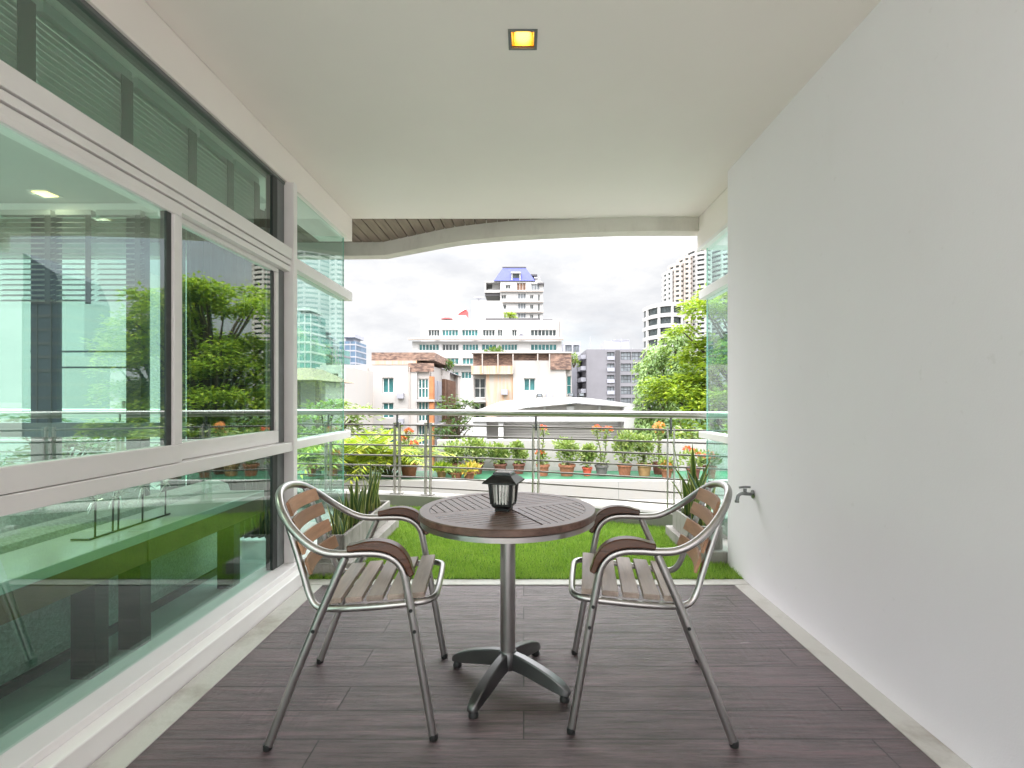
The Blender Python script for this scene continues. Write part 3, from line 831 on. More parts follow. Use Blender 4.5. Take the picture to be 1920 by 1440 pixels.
snake_plant('fuller snake plant just past the middle of the long planter', -1.26,4.02,11,.38,.35,4,gp)
snake_plant('tallest upright snake plant near the far planter end', -1.245,4.22,9,.48,.3,5,gp)
snake_plant('arching snake plant leaning out at the far end of the long planter', -1.235,4.37,6,.50,.75,6,gp)
gq = 'snake plants in the planter behind the wall end'
snake_plant('snake plant at the near end of the planter behind the wall', 1.30,3.68,8,.46,.5,7,gq,1.4)
snake_plant('tall snake plant in the middle of the planter behind the wall', 1.30,3.88,9,.66,.55,18,gq,1.5)
snake_plant('tall leaning snake plant at the far end of the planter behind the wall', 1.285,4.07,8,.70,.75,9,gq,1.5)

# ------------------------------------------------------------------ terrace next door with its potted plants
green_floor = pbr('green_painted_floor', (.025,.135,.065), .6, var=.35, nscale=1.5, bmp=.05)
terr_white = stained_mat('terrace_white_paint', (.32,.305,.29), (.34,.31,.27), (1.4,1.4,.2), .6)
TZ = -.20
te = thing('neighbour_terrace', 'white walled roof terrace with a green painted floor beyond the railing', 'terrace', (0,8.8,TZ))
mb = MB(); mb.box(-14,9,8.22-8.8,8.34-8.8,-9.5,0.03)
mb.build('front_wall', terr_white, te, bevel=.01)
mb = MB(); mb.box(-14,9,8.345-8.8,9.55-8.8,-.3,0); mb.build('terrace_floor', green_floor, te)
mb = MB(); mb.box(-1.62,9,9.555-8.8,9.7-8.8,-9.5,.575); mb.build('back_wall', terr_white, te, bevel=.01)
mb = MB(); mb.box(1.55*.98,1.556*.98,8.2185-8.8,8.219-8.8,-3,.0); mb.box(-3.2,-3.193,8.2185-8.8,8.219-8.8,-3,.0); mb.build('joint', M['grey_alu'], te)

terracotta = pbr('terracotta', (.30,.115,.06), .8, var=.35, nscale=12, bmp=.1)
ochre_pot = pbr('ochre_clay', (.33,.19,.08), .8, var=.35, nscale=12, bmp=.1)
red_pot = pbr('red_plastic_pot', (.55,.09,.05), .5, var=.2)
grey_pot = pbr('grey_clay', (.13,.12,.115), .8, var=.3, nscale=12)
brown_pot = pbr('dark_terracotta', (.17,.06,.04), .75, var=.35, nscale=12)
lf_bush = leaf_mat('bush_leaves', [(.06,.11,.025),(.12,.19,.045),(.21,.28,.08),(.31,.34,.12)], .5, .3)
lf_dark = leaf_mat('dark_leaves', [(.018,.05,.012),(.035,.085,.02),(.06,.12,.03)], .45, .25)
lf_palm = leaf_mat('palm_leaves', [(.06,.13,.015),(.17,.27,.02),(.34,.40,.03),(.52,.50,.05)], .45, .4)
lf_bright = leaf_mat('bright_tree_leaves', [(.06,.12,.012),(.15,.25,.016),(.26,.36,.022),(.40,.46,.04)], .5, .45)
lf_weep = leaf_mat('weeping_leaves', [(.09,.17,.05),(.17,.27,.08),(.27,.37,.13)], .5, .35)
lf_orange = leaf_mat('croton_leaves', [(.22,.26,.03),(.36,.24,.03),(.48,.30,.05)], .5, .3)
fl_red = leaf_mat('red_flowers', [(.50,.035,.035),(.60,.06,.05),(.68,.12,.09)], .6, .3)
fl_orange = leaf_mat('orange_flowers', [(.62,.16,.05),(.72,.25,.10)], .6, .3)
bark = pbr('bark', (.10,.075,.05), .9, var=.5, nscale=14, bmp=.5, bscale=30)
stem_m = pbr('green_stem', (.12,.13,.05), .7, var=.4)

def rand_dir(r):
    z = r.uniform(-1,1); a = r.uniform(0,6.283); q = math.sqrt(1-z*z)
    return Vector((q*math.cos(a), q*math.sin(a), z))
def leaf_cloud(mb, c, rx, ry, rz, n, L, W, r, mat=0, up=.4, shell=.45):
    c = Vector(c)
    for _ in range(n):
        d = rand_dir(r); q = (shell + (1-shell)*r.random()**.6)
        p = c + Vector((d.x*rx*q, d.y*ry*q, d.z*rz*q))
        dd = (d*.7 + rand_dir(r)*.8 + Vector((0,0,up)))
        mb.leaf(p, dd, rand_dir(r), L*r.uniform(.6,1.25), W*r.uniform(.7,1.2), mat)
def pot_part(parent, rad, h, m):
    mb = MB()
    mb.lathe([(0,0),(rad*.70,0),(rad*.92,h*.78),(rad*1.04,h*.79),(rad*1.05,h),(rad*.93,h),(rad*.90,h*.86),(0,h*.86)], seg=20)
    p = mb.build('pot', m, parent, smooth=35)
    mb = MB(); mb.lathe([(0,h*.87),(rad*.88,h*.87),(0,h*.9)], seg=16); mb.build('soil', M['soil'], p)
def flower_head(mb, c, rad, n, r, mat):
    for _ in range(n):
        d = rand_dir(r); d.z = abs(d.z)*.8-.15
        mb.leaf(Vector(c)+d*rad*.55, d, rand_dir(r), rad*.65, rad*.55, mat)
def potted(label, px, Y, rad, h, pm, kind, ptop, spread, seed, flowers=None, leafm=None, group='potted plants on the green terrace', zb=TZ):
    r = random.Random(seed)
    x = (px-982)/F*Y
    t = thing('potted_plant', label, 'potted plant', (x,Y,zb+.0005), r.uniform(0,6), group)
    if rad: pot_part(t, rad, h, pm)
    ztop = EYE+(748-ptop)/F*Y - zb
    h0 = h*.9 if rad else .02
    lm = leafm or lf_bush
    if kind == 'bush':
        st = MB(); mb = MB()
        for k in range(6):
            a = r.uniform(0,6.28); e = Vector((math.cos(a)*spread*.55*r.random(), math.sin(a)*spread*.55*r.random(), ztop*r.uniform(.6,.92)))
            st.tube([(0,0,h0*.9),(e.x*.45,e.y*.45,h0+(e.z-h0)*.5),e], [.009,.007,.004], 5)
            q = spread*r.uniform(.38,.58)
            leaf_cloud(mb, (e.x,e.y,min(e.z,ztop-q*.8)), q*1.15,q*1.15,q*1.05, 90, .08,.04, r, up=.5, shell=.2)
        q = spread*.8
        leaf_cloud(mb, (0,0,h0+(ztop-h0)*.42), q*.85,q*.85,(ztop-h0)*.42, 200, .08,.04, r, up=.5, shell=.15)
        st.build('stems', stem_m, t); mb.build('foliage', lm, t)
    elif kind == 'stalk':
        st = MB(); mb = MB(); fm = MB()
        for k,(dx,hh) in enumerate(spread):
            e = Vector((dx,r.uniform(-.05,.05),hh*ztop))
            P = cat_rom([(dx*.15,0,h0*.9),(dx*.5+.012,.01,h0+(e.z-h0)*.4),(dx*.85-.012,0,h0+(e.z-h0)*.75),e],4)
            st.tube(P, .011, 6)
            for p in P[2:]:
                for _ in range(5):
                    d = rand_dir(r); d.z = abs(d.z)*.6
                    if p.z < h0+(e.z-h0)*.3 or r.random() < .6: mb.leaf(p, d, rand_dir(r), .07, .034)
            leaf_cloud(mb, e-Vector((0,0,.03)), .07,.07,.06, 26, .075,.032, r)
            flower_head(fm, e+Vector((0,0,.02)), .085, 34, r, 0)
        leaf_cloud(mb, (0,0,h0+.1), .12,.12,.09, 50, .08,.035, r)
        st.build('stems', stem_m, t); mb.build('foliage', lm, t); fm.build('flowers', flowers or fl_red, t)
    elif kind == 'low':
        mb = MB()
        leaf_cloud(mb, (0,0,h0+(ztop-h0)*.45), spread,spread*.8,(ztop-h0)*.5, 170, .10,.04, r, up=.7, shell=.1)
        mb.build('foliage', lm, t)
        if flowers:
            fm = MB()
            for k in range(5):
                a = r.uniform(0,6.28); q = r.uniform(.2,1)*spread
                flower_head(fm, (math.cos(a)*q, math.sin(a)*q*.6, ztop*r.uniform(.6,1)), .07, 22, r, 0)
            fm.build('flowers', flowers, t)
    return t
YT = 8.95
potted('terracotta pot with tall red flower heads beside the yellow palm', 767, 8.85, .155,.25, terracotta, 'stalk', 812, ((-.10,.72),(.03,1.0),(.13,.82)), 11, fl_red)
potted('terracotta pot with one tall red bloom next to the central railing post', 1018, 8.95, .115,.20, terracotta, 'stalk', 806, ((.0,1.0),(.05,.45)), 12, fl_red)
potted('wide leafy bush in a brown terracotta pot, widest plant left of the red pot', 1063, 8.95, .145,.20, terracotta, 'bush', 826, .27, 13)
potted('thin shrub in the small bright red pot', 1101, 8.95, .088,.15, red_pot, 'bush', 836, .15, 14)
potted('grey clay pot with two bare stalks of red flowers', 1128, 8.95, .115,.19, grey_pot, 'stalk', 804, ((-.07,.98),(.11,.96)), 15, fl_red)
potted('dense bush in a terracotta pot before the white pavilion pillar', 1171, 8.95, .13,.21, terracotta, 'bush', 810, .26, 16)
potted('dense bush in an ochre clay pot before the white pavilion pillar', 1208, 8.95, .13,.21, ochre_pot, 'bush', 818, .25, 17)
potted('dark terracotta pot with tall orange flowers by the railing post', 1236, 9.15, .13,.21, brown_pot, 'stalk', 800, ((-.08,.97),(.04,1.0),(.10,.86)), 18, fl_orange)
potted('low plant smothered in orange flowers at the foot of the railing post', 1250, 8.75, .10,.15, terracotta, 'low', 862, .15, 19, fl_orange)
potted('leafy plant with scarlet flowers behind the wall side planter', 1300, 8.6, .12,.2, brown_pot, 'low', 842, .26, 20, fl_red)
potted('second scarlet flowering plant close to the wall corner glass', 1330, 8.7, .12,.2, terracotta, 'low', 850, .22, 21, fl_red, lf_dark)
potted('loose green bush in the left half of the middle railing bay', 850, 9.15, .14,.2, brown_pot, 'bush', 830, .25, 22)
potted('tall green bush in the middle railing bay above the croton', 893, 9.2, .14,.2, brown_pot, 'bush', 824, .29, 23)
potted('rounded green bush just left above the lantern', 938, 9.2, .12,.18, brown_pot, 'bush', 834, .22, 24)
potted('slim upright bush just right above the lantern', 973, 9.2, .11,.18, brown_pot, 'bush', 832, .165, 25)
potted('low yellow and orange croton left of the lantern', 880, 8.6, .10,.12, terracotta, 'low', 872, .22, 26, None, lf_orange)
potted('low pale green plant spilling over the terrace edge by the lantern', 856, 8.55, .10,.12, terracotta, 'low', 880, .20, 27)
potted('small yellow green plant behind the double railing posts', 828, 8.75, .09,.12, ochre_pot, 'low', 872, .15, 28, None, lf_bright)
potted('dark shrub seen through the lower corner glass', 590, 8.9, .14,.22, brown_pot, 'bush', 822, .34, 29, None, lf_dark)
potted('smaller dark shrub at the edge of the lower corner glass', 632, 9.0, .13,.22, brown_pot, 'bush', 832, .26, 30, None, lf_dark)

# areca palms
def palm(label, x, y, z, n, L, seed, lm, group=None, up=(.5,1.3), name='areca_palm'):
    r = random.Random(seed)
    t = thing(name, label, 'palm', (x,y,z), 0, group)
    mb = MB(); st = MB()
    for k in range(n):
        a = r.uniform(0,6.283); d = Vector((math.cos(a),math.sin(a),0)); e = r.uniform(*up); ln_ = L*r.uniform(.65,1.05)
        o = d*r.uniform(0,.12)
        P = []
        for i in range(11):
            q = i/10
            P.append(o + d*ln_*(math.cos(e)*q+.28*q*q) + Vector((0,0,ln_*(math.sin(e)*q-.45*q*q*q))))
        st.tube(P, [.010*(1-.8*i/10) for i in range(11)], 5)
        for i in range(3,11):
            tg = (P[i]-P[i-1]).normalized(); sd = tg.cross(Vector((0,0,1))).normalized()
            for s in (-1,1):
                for h in (0,.5):
                    p = P[i-1].lerp(P[i],h)
                    fl = (1-abs(i-5.5)/8)*ln_*.34
                    mb.leaf(p, sd*s*.8+tg*.75+Vector((0,0,-.15+r.uniform(-.2,.2))), tg, fl, .020+.010*L, 0, .1)
    st.build('stems', stem_m, t); mb.build('foliage', lm, t)
palm('bright yellow green areca palm behind the railing beside the corner glass', -2.83,8.75,TZ,44,1.55,41,lf_palm)
palm('yellow green areca palm behind the double railing posts', -2.33,8.9,TZ,30,1.25,42,lf_palm)
palm('small palm poking over the white pavilion roof', 4.9,26.,-3.0,18,4.6,43,lf_weep, up=(.9,1.4), name='fan_palm')

# ------------------------------------------------------------------ trees
def grow_tree(name, label, x, y, zg, trunk_h, r0, tiers, lm, seed, leaf, per, cat='tree', group=None, flat=.26, droop=0.):
    r = random.Random(seed)
    t = thing(name, label, cat, (x,y,zg), 0, group)
    tr = MB()
    tr.tube(cat_rom([(0,0,-.05),(.06,.03,trunk_h*.35),(-.05,.06,trunk_h*.7),(0,0,trunk_h)],4), [r0*(1-.05*i) for i in range(13)], 10)
    mb = MB()
    for (cx,cy,cz,rad) in tiers:
        st = Vector((0,0,min(trunk_h*.98,cz*.8)))
        e = Vector((cx,cy,cz))
        tr.tube([st, st.lerp(e,.5)+Vector((0,0,.2)), e], [r0*.3,r0*.2,r0*.06], 6)
        tx, ty = r.uniform(-.2,.2), r.uniform(-.2,.2)
        n = int(per*rad*rad)
        for _ in range(n):
            a = r.uniform(0,6.283); q = math.sqrt(r.random())*rad*(.75+.25*math.sin(a*3+cx*5))
            dx, dy = math.cos(a)*q, math.sin(a)*q
            p = e + Vector((dx,dy, tx*dx+ty*dy - .22*q*q/rad - droop*r.random()*q + r.gauss(0,flat*rad*.5)))
            d = Vector((dx,dy,0)).normalized() if q > .01 else Vector((1,0,0))
            d = d + Vector((r.uniform(-.8,.8), r.uniform(-.8,.8), r.uniform(-.55,.35)-droop))
            mb.leaf(p, d, Vector((-d.y,d.x,r.uniform(-.5,.5))), leaf*r.uniform(.6,1.3), leaf*.5*r.uniform(.7,1.2))
    tr.build('trunk', bark, t, smooth=50); mb.build('crown', lm, t)
    return t
def crown_tiers(r, n, rx, ry, z0, z1, rmin, rmax):
    out = []
    for i in range(n):
        q = i/(n-1); z = z0+(z1-z0)*q
        env = max(.5, math.sin(math.pi*(.2+.66*q))**.6)
        a = r.uniform(0,6.283) + i*2.4; k = r.uniform(.2,1.)**.6*env
        out.append((math.cos(a)*rx*k, math.sin(a)*ry*k, z+r.uniform(-.25,.25), r.uniform(rmin,rmax)*(.6+.4*env)))
    return out
r5 = random.Random(51)
grow_tree('almond_tree', 'large bright yellow green tree in layered tiers beside the wall corner glass', 7.9,18.0,-10, 12.5,.28, crown_tiers(r5,150,3.1,2.8,5.6,15.0,.7,1.15), lf_bright, 52, .21, 480)
grow_tree('almond_tree', 'second layered green tree mirrored in the near window sash', 11.0,19.8,-10, 12.5,.3, crown_tiers(r5,100,1.5,2.4,5.5,15.4,.7,1.1), lf_bush, 53, .22, 380)
# weeping tree
wt = [(r5.uniform(-1.0,1.0), r5.uniform(-1,1), 8.6+r5.uniform(0,5.2), r5.uniform(.6,.95)) for _ in range(46)]
grow_tree('weeping_tree', 'pale green weeping tree between the grey building and the bright tree', 6.15,21.5,-10, 12.,.2, wt, lf_weep, 54, .19, 620, flat=.5, droop=.9)
grow_tree('garden_tree', 'dark leafy tree between the two white apartment blocks', -6.6,52,-10, 9.,.3, crown_tiers(r5,26,1.7,2.2,4.5,11.2,1.0,1.6), lf_dark, 55, .5, 45)
grow_tree('garden_tree', 'dense dark tree rising behind the wall side planter', 4.9,14.5,-10, 9.4,.2, crown_tiers(r5,34,1.3,1.2,6.0,10.6,.5,.9), lf_dark, 56, .2, 240)
grow_tree('garden_tree', 'leafy green tree low behind the scarlet flowers', 4.2,11.2,-10, 9.0,.15, crown_tiers(r5,30,1.2,.9,7.2,10.55,.4,.65), lf_bush, 57, .15, 420)
grow_tree('garden_tree', 'leafy tree in front of the thatched roof seen through the corner glass', -9.7,25,-10, 9.,.25, crown_tiers(r5,36,2.6,1.6,6.8,11.2,.7,1.2), lf_bush, 58, .28, 130)
grow_tree('garden_tree', 'rounded dark tree seen low through the living room front', -15.5,17,-10, 8.,.25, crown_tiers(r5,36,3.2,1.8,6.2,10.4,.8,1.3), lf_dark, 59, .28, 120)

# ------------------------------------------------------------------ buildings
w_paint = stained_mat('apartment_white_paint', (.35,.33,.315), (.42,.34,.28), (.5,.5,.06), .55)
w_rust = stained_mat('rust_streaked_paint', (.35,.315,.275), (.55,.26,.10), (1.4,1.4,.1), .85, lo=.45, hi=.7)
w_brick = stained_mat('weathered_brown_band', (.30,.19,.14), (.09,.055,.045), (.8,.8,2.5), 1.0, lo=.35, hi=.6, bmp=.3)
w_white2 = pbr('bright_render', (.36,.35,.342), .8, var=.06, nscale=.3)
w_grey = pbr('dark_grey_cladding', (.175,.168,.185), .7, var=.12, nscale=.4)
w_grey2 = pbr('mid_grey_render', (.30,.30,.34), .7, var=.1, nscale=.4)
w_cream = pbr('cream_render', (.38,.335,.305), .8, var=.08, nscale=.3)
g_teal = pbr('teal_window_glass', (.045,.17,.17), .12, var=.6, nscale=.9)
g_dark = pbr('dark_window_glass', (.06,.075,.075), .12, var=.7, nscale=.9)
g_grey = pbr('grey_window_glass', (.22,.24,.26), .15, var=.5, nscale=.6)
g_blue = pbr('blue_curtain_glass', (.12,.19,.28), .12, var=.5, nscale=.15)
g_green = pbr('green_curtain_glass', (.10,.24,.22), .12, var=.5, nscale=.15)
f_white = pbr('white_window_frame', (.70,.69,.67), .5)
f_dark = pbr('dark_window_frame', (.05,.05,.055), .5)
orange_m = pbr('orange_brown_panel', (.42,.16,.06), .7, var=.3, nscale=1.5)
louvre_m = pbr('brown_louvre', (.17,.085,.05), .7, var=.4, nscale=3)
blue_roof = pbr('blue_metal_roof', (.036,.045,.235), .55, var=.12, nscale=.5)
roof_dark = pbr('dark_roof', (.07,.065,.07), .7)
thatch = pbr('thatched_roof', (.23,.17,.11), .95, var=.5, nscale=6, bmp=.5, bscale=20)
GZ = -10.

def facade_block(parent, name, m, x0, x1, z0, z1, Y, Yb, rects, depth=.3, wmat=None, fmat=None, nx=2, nz=1, org=(0,0,0), pname='window', sill=True):
    """box whose front (facing the camera side) has real openings with recessed windows"""
    mb = MB()
    ox, oy, oz = org
    holes = [tuple(r[:4]) for r in rects]
    holes_plane(mb, x0, x1, z0, z1, holes, lambda u,v,d: (u-ox,Y+d-oy,v-oz), depth)
    a,b,c,d,e,f = x0-ox,x1-ox,Y-oy,Yb-oy,z0-oz,z1-oz
    mb.add([(a,c,e),(b,c,e),(b,d,e),(a,d,e),(a,c,f),(b,c,f),(b,d,f),(a,d,f)], [(4,5,6,7),(1,2,6,5),(2,3,7,6),(3,0,4,7)])
    w = mb.build(name, m, parent)
    for r in rects:
        (u0,u1,v0,v1) = r[:4]
        n = r[4] if len(r) > 4 else nx; k = r[5] if len(r) > 5 else nz
        gm = r[6] if len(r) > 6 else (wmat or g_teal)
        fw = min(.07, (u1-u0)*.06)*1.2; yf = Y+depth*.62
        mb = MB()
        def bx(p,q,s,t): mb.box(p-ox,q-ox,yf-oy,yf+.06-oy,s-oz,t-oz)
        bx(u0,u0+fw,v0,v1); bx(u1-fw,u1,v0,v1); bx(u0+fw,u1-fw,v0,v0+fw); bx(u0+fw,u1-fw,v1-fw,v1)
        for i in range(1,n):
            c_ = u0+(u1-u0)*i/n; bx(c_-fw/2,c_+fw/2,v0+fw,v1-fw)
        for i in range(1,k):
            c_ = v0+(v1-v0)*i/k
            for j in range(n):
                p = u0+(u1-u0)*j/n+fw; q = u0+(u1-u0)*(j+1)/n-fw
                if j > 0: p -= fw/2
                if j < n-1: q += fw/2
                bx(p,q,c_-fw/2,c_+fw/2)
        fr = mb.build(pname, fmat or f_white, parent)
        mb = MB(); mb.box(u0-ox,u1-ox,yf+.07-oy,yf+.1-oy,v0-oz,v1-oz); mb.build('pane', gm, fr)
    return w
def rect(px0,px1,py0,py1,Y):
    a = at(px0,py1,Y); b = at(px1,py0,Y); return (a[0],b[0],a[2],b[2])
def bparts(parent, name, m, boxes, org, bevel=0):
    mb = MB()
    for b in boxes: mb.box(b[0]-org[0],b[1]-org[0],b[2]-org[1],b[3]-org[1],b[4]-org[2],b[5]-org[2])
    return mb.build(name, m, parent, bevel=bevel)
def X(px,Y): return (px-982)/F*Y
def Z(py,Y): return EYE+(748-py)/F*Y

# A: white apartment block, left
YA = 55.
oA = (X(715,YA),YA,GZ)
bA = thing('apartment_block', 'white apartment block with orange corner column and brown roof wall', 'building', oA)
wa = []
for (t,b) in ((708,737),(755,784),(802,831)):
    wa.append(rect(717,738,t,b,YA)+(2,1))
facade_block(bA, 'wall', w_paint, X(600,YA), X(782,YA), GZ, Z(684,YA), YA, YA+20, wa, .35, g_teal, org=oA)
bparts(bA, 'parapet', w_brick, [(X(697,YA),X(815,YA),YA-.06,YA+14,Z(680,YA)+.24,Z(661,YA))], oA)
bparts(bA, 'upper_wall', w_rust, [(X(697,YA),X(781.5,YA),YA-.05,YA+14,Z(684,YA)+.01,Z(680,YA)+.235)], oA)
bparts(bA, 'stained_panel', w_brick, [(X(766,YA),X(814,YA),YA-.12,YA-.065,Z(697,YA),Z(681,YA))], oA)
ga = []
for (t,b) in ((710,746),(753,790),(797,834)):
    ga.append(rect(784,803,t,b,YA+.25)+(3,2))
facade_block(bA, 'bay', w_paint, X(782,YA)+.01, X(804,YA), GZ, Z(684,YA), YA+.25, YA+19, ga, .25, g_teal, org=oA, pname='bay_window')
for t in (750,794): bparts(bA, 'floor_band', w_white2, [(X(781,YA),X(815,YA),YA-.35,YA+.2,Z(t+3,YA),Z(t-1,YA))], oA)
bparts(bA, 'corner_column', orange_m, [(X(805,YA),X(813,YA),YA-.1,YA+.7,GZ,Z(706,YA))], oA)
# side wing that runs back: balcony screens and brown louvres
XS = X(813,YA)
bparts(bA, 'side_wall', w_paint, [(XS-6,XS-.4,YA+.75,YA+22,GZ,Z(684,YA)-.02)], oA)
mb = MB()
for i in range(3):
    for j in range(2):
        y0 = YA+1.2+j*3.1; z0 = Z(750,YA)-2.75*i
        mb.box(XS-.38-oA[0],XS-.25-oA[0],y0-oA[1],y0+2.7-oA[1],z0-oA[2],z0+2.2-oA[2])
mb.build('balcony_screen', w_grey2, bA)
mb = MB()
for i in range(3): mb.box(XS-.36-oA[0],XS+.15-oA[0],YA+.8-oA[1],YA+7.6-oA[1],Z(753,YA)-2.75*i-oA[2],Z(750,YA)-2.75*i-.02-oA[2])
mb.build('balcony_slab', w_white2, bA)
mb = MB()
for k in range(9):
    y0 = YA+8.2+k*1.15; mb.box(XS-.38-oA[0],XS-.0-oA[0],y0-oA[1],y0+.5-oA[1],GZ-oA[2],Z(705,YA)-oA[2])
mb.build('louvre_screen', louvre_m, bA)
bparts(bA, 'louvre_back', roof_dark, [(XS-.44,XS-.385,YA+8,YA+18.6,GZ,Z(705,YA))], oA)
bparts(bA, 'end_pier', w_paint, [(XS-.4,XS+.2,YA+18.8,YA+21.9,GZ,Z(690,YA))], oA)
mb = MB(); 
mb.add([(XS-5-oA[0],15-0.,Z(684,YA)-oA[2]),(XS+.4-oA[0],15,Z(690,YA)-oA[2]),(XS+.4-oA[0],22,Z(690,YA)-oA[2]),(XS-5-oA[0],22,Z(684,YA)-oA[2]),(XS-2.4-oA[0],15,Z(668,YA)-oA[2]),(XS-2.4-oA[0],22,Z(668,YA)-oA[2])], [(0,1,4),(2,3,5),(1,2,5,4),(3,0,4,5),(0,3,2,1)])
mb.build('roof', roof_dark, bA)

for (px,py) in ((752,742),(752,790),(681,760),(681,716)):
    q = rect(px-6,px+6,py-5,py+5,YA); bparts(bA, 'air_conditioner', w_grey2, [(q[0],q[1],YA-.5,YA-.02,q[2],q[3])], oA)
for px in (663,690,768):
    mb = MB(); mb.tube([(X(px,YA)-oA[0],-.12,2),(X(px,YA)-oA[0],-.12,Z(688,YA)-GZ)], .055, 6); mb.build('drain_pipe', w_cream, bA)
# B: white apartment block, right
oB = (X(985,YA),YA,GZ)
bB = thing('apartment_block', 'rust streaked white apartment block behind the white pavilion roof', 'building', oB)
wb = [rect(982,1004,709,733,YA)+(2,1), rect(982,1004,760,784,YA)+(2,1)]
facade_block(bB, 'wall', w_paint, X(962,YA), X(1061,YA), GZ, Z(676,YA), YA, YA+18, wb, .35, g_teal, org=oB)
facade_block(bB, 'wall', w_rust, X(911,YA), X(962,YA)-.01, GZ, Z(702,YA), YA+.2, YA+17.9, [], .3, org=oB)
bparts(bB, 'parapet', w_rust, [(X(884,YA),X(962,YA)-.02,YA-.3,YA+17.8,Z(702,YA)+.01,Z(686,YA))], oB)
wc = [rect(889,910,t,b,YA+1.4)+(2,2) for (t,b) in ((709,746),(756,792))]
facade_block(bB, 'recessed_wing', w_paint, X(884,YA), X(911,YA)-.01, GZ, Z(702,YA)-.01, YA+1.4, YA+17.7, wc, .5, g_dark, org=oB)
for t in (752,798): bparts(bB, 'balcony_slab', w_white2, [(X(882,YA),X(910.5,YA),YA-.1,YA+1.39,Z(t+2,YA),Z(t-2,YA))], oB)
for (px,py) in ((1030,742),(946,735),(946,780)):
    q = rect(px-6,px+6,py-5,py+5,YA); bparts(bB, 'air_conditioner', w_grey2, [(q[0],q[1],YA-.5,YA-.02 if px > 962 else YA+.18,q[2],q[3])], oB)
bparts(bB, 'roof_wall', w_brick, [(X(886,YA),X(961,YA),YA+.6,YA+12,Z(686,YA)+.01,Z(664,YA)), (X(963,YA),X(1030,YA),YA+.5,YA+12,Z(676,YA)+.01,Z(664,YA)), (X(1032,YA),X(1071,YA),YA-.2,YA+12,Z(693,YA),Z(663,YA))], oB)
bparts(bB, 'coping', w_cream, [(X(884,YA),X(1072,YA),YA-.35,YA+12.2,Z(663,YA)+.02,Z(661,YA)+.05)], oB)
for px in (905,934,962,1008,1030):
    mb = MB(); mb.tube([(X(px,YA)-oB[0],YA-.45-oB[1],Z(700,YA)-oB[2]),(X(px,YA)-oB[0],YA-.45-oB[1],Z(664,YA)-oB[2])], .06, 6); mb.build('drain_pipe', w_cream, bB)
wd = [rect(1063,1071,t,b,YA+.6)+(1,2) for (t,b) in ((705,740),(750,790))]
facade_block(bB, 'bay', w_paint, X(1061,YA)+.01, X(1073,YA), GZ, Z(694,YA), YA+.6, YA+17, wd, .2, g_teal, org=oB, pname='bay_window')

# roof-garden shrubs
def shrub(label, x, y, z, rx, rz, n, L, lm, seed, name='rooftop_shrub', group=None):
    r = random.Random(seed); t = thing(name, label, 'shrub', (x,y,z), 0, group)
    st = MB()
    for k in range(5):
        a = r.uniform(0,6.28); st.tube([(0,0,0),(math.cos(a)*rx*.3,math.sin(a)*rx*.3,rz*.5),(math.cos(a)*rx*.7,math.sin(a)*rx*.7,rz*1.1)], [L*.2,L*.15,L*.06], 5)
    st.build('stems', bark, t)
    mb = MB()
    for k in range(7):
        a = r.uniform(0,6.28); q = r.uniform(0,.6)
        leaf_cloud(mb, (math.cos(a)*q*rx, math.sin(a)*q*rx, rz*r.uniform(.5,1.3)), rx*.5,rx*.5,rz*.5, n//7, L, L*.45, r, shell=.2)
    mb.build('foliage', lm, t)
shrub('green shrub hanging off the right roof corner of the rusty block', X(1076,YA)+.1,YA+1.2,Z(688,YA),.7,.9,160,.35,lf_bush,71)
shrub('spiky plants on the roof of the rusty block', X(928,YA),YA+2,Z(665,YA),1.6,.5,160,.45,lf_dark,72)
shrub('shrub on the roof edge between the two white blocks', X(822,YA),YA+8,Z(684,YA)-.2,1.0,.9,160,.4,lf_dark,73)

# C: long white building in the middle distance
YC = 106.
oC = (X(910,YC),YC,GZ)
bC = thing('long_white_building', 'long white stepped building with rows of teal windows', 'building', oC)
def row(pairs, t, b, Y, **kw): return [rect(p,q,t,b,Y)+(n,1,g) for (p,q,n,g) in pairs]
r1 = row([(803,824,4,g_dark),(829,859,5,g_teal),(866,896,5,g_teal),(905,928,4,g_dark),(933,942,2,g_dark),(960,969,2,g_dark),(995,1043,7,g_dark)], 618, 630, YC)
facade_block(bC, 'upper_storey', w_white2, X(789,YC), X(1052,YC), Z(641,YC), Z(600,YC), YC, YC+25, r1, .4, g_teal, org=oC)
r2_ = row([(785,823,6,g_teal),(829,860,5,g_dark),(867,897,5,g_teal),(903,931,4,g_teal),(940,970,5,g_teal),(995,1044,7,g_teal)], 645, 657, YC-3)
facade_block(bC, 'middle_storey', w_white2, X(773,YC-3), X(1053,YC-3), Z(662,YC-3), Z(640,YC-3), YC-3, YC+25, r2_, .5, g_teal, org=oC)
r3_ = row([(815,860,6,g_teal),(867,900,5,g_teal),(905,950,6,g_teal),(960,1040,9,g_teal)], 671, 683, YC-5)+row([(815,860,6,g_teal),(865,884,3,g_teal),(905,950,6,g_teal),(960,1040,9,g_teal)], 697, 710, YC-5)
facade_block(bC, 'lower_storeys', w_white2, X(800,YC-5), X(1054,YC-5), GZ, Z(661,YC-5)-.05, YC-5, YC+25, r3_, .5, g_teal, org=oC)
bparts(bC, 'ledge', w_cream, [(X(773,YC),X(1054,YC),YC-4.2,YC-3.01,Z(641,YC),Z(638,YC))], oC)
bparts(bC, 'ledge', w_cream, [(X(800,YC),X(1055,YC),YC-6.2,YC-5.01,Z(689,YC),Z(686,YC))], oC)
bparts(bC, 'roof_edge', roof_dark, [(X(910,YC),X(1013,YC),YC+.5,YC+1.2,Z(600,YC)+.01,Z(596,YC)),(X(1018,YC),X(1036,YC),YC+.5,YC+1,Z(600,YC)+.01,Z(598,YC))], oC)
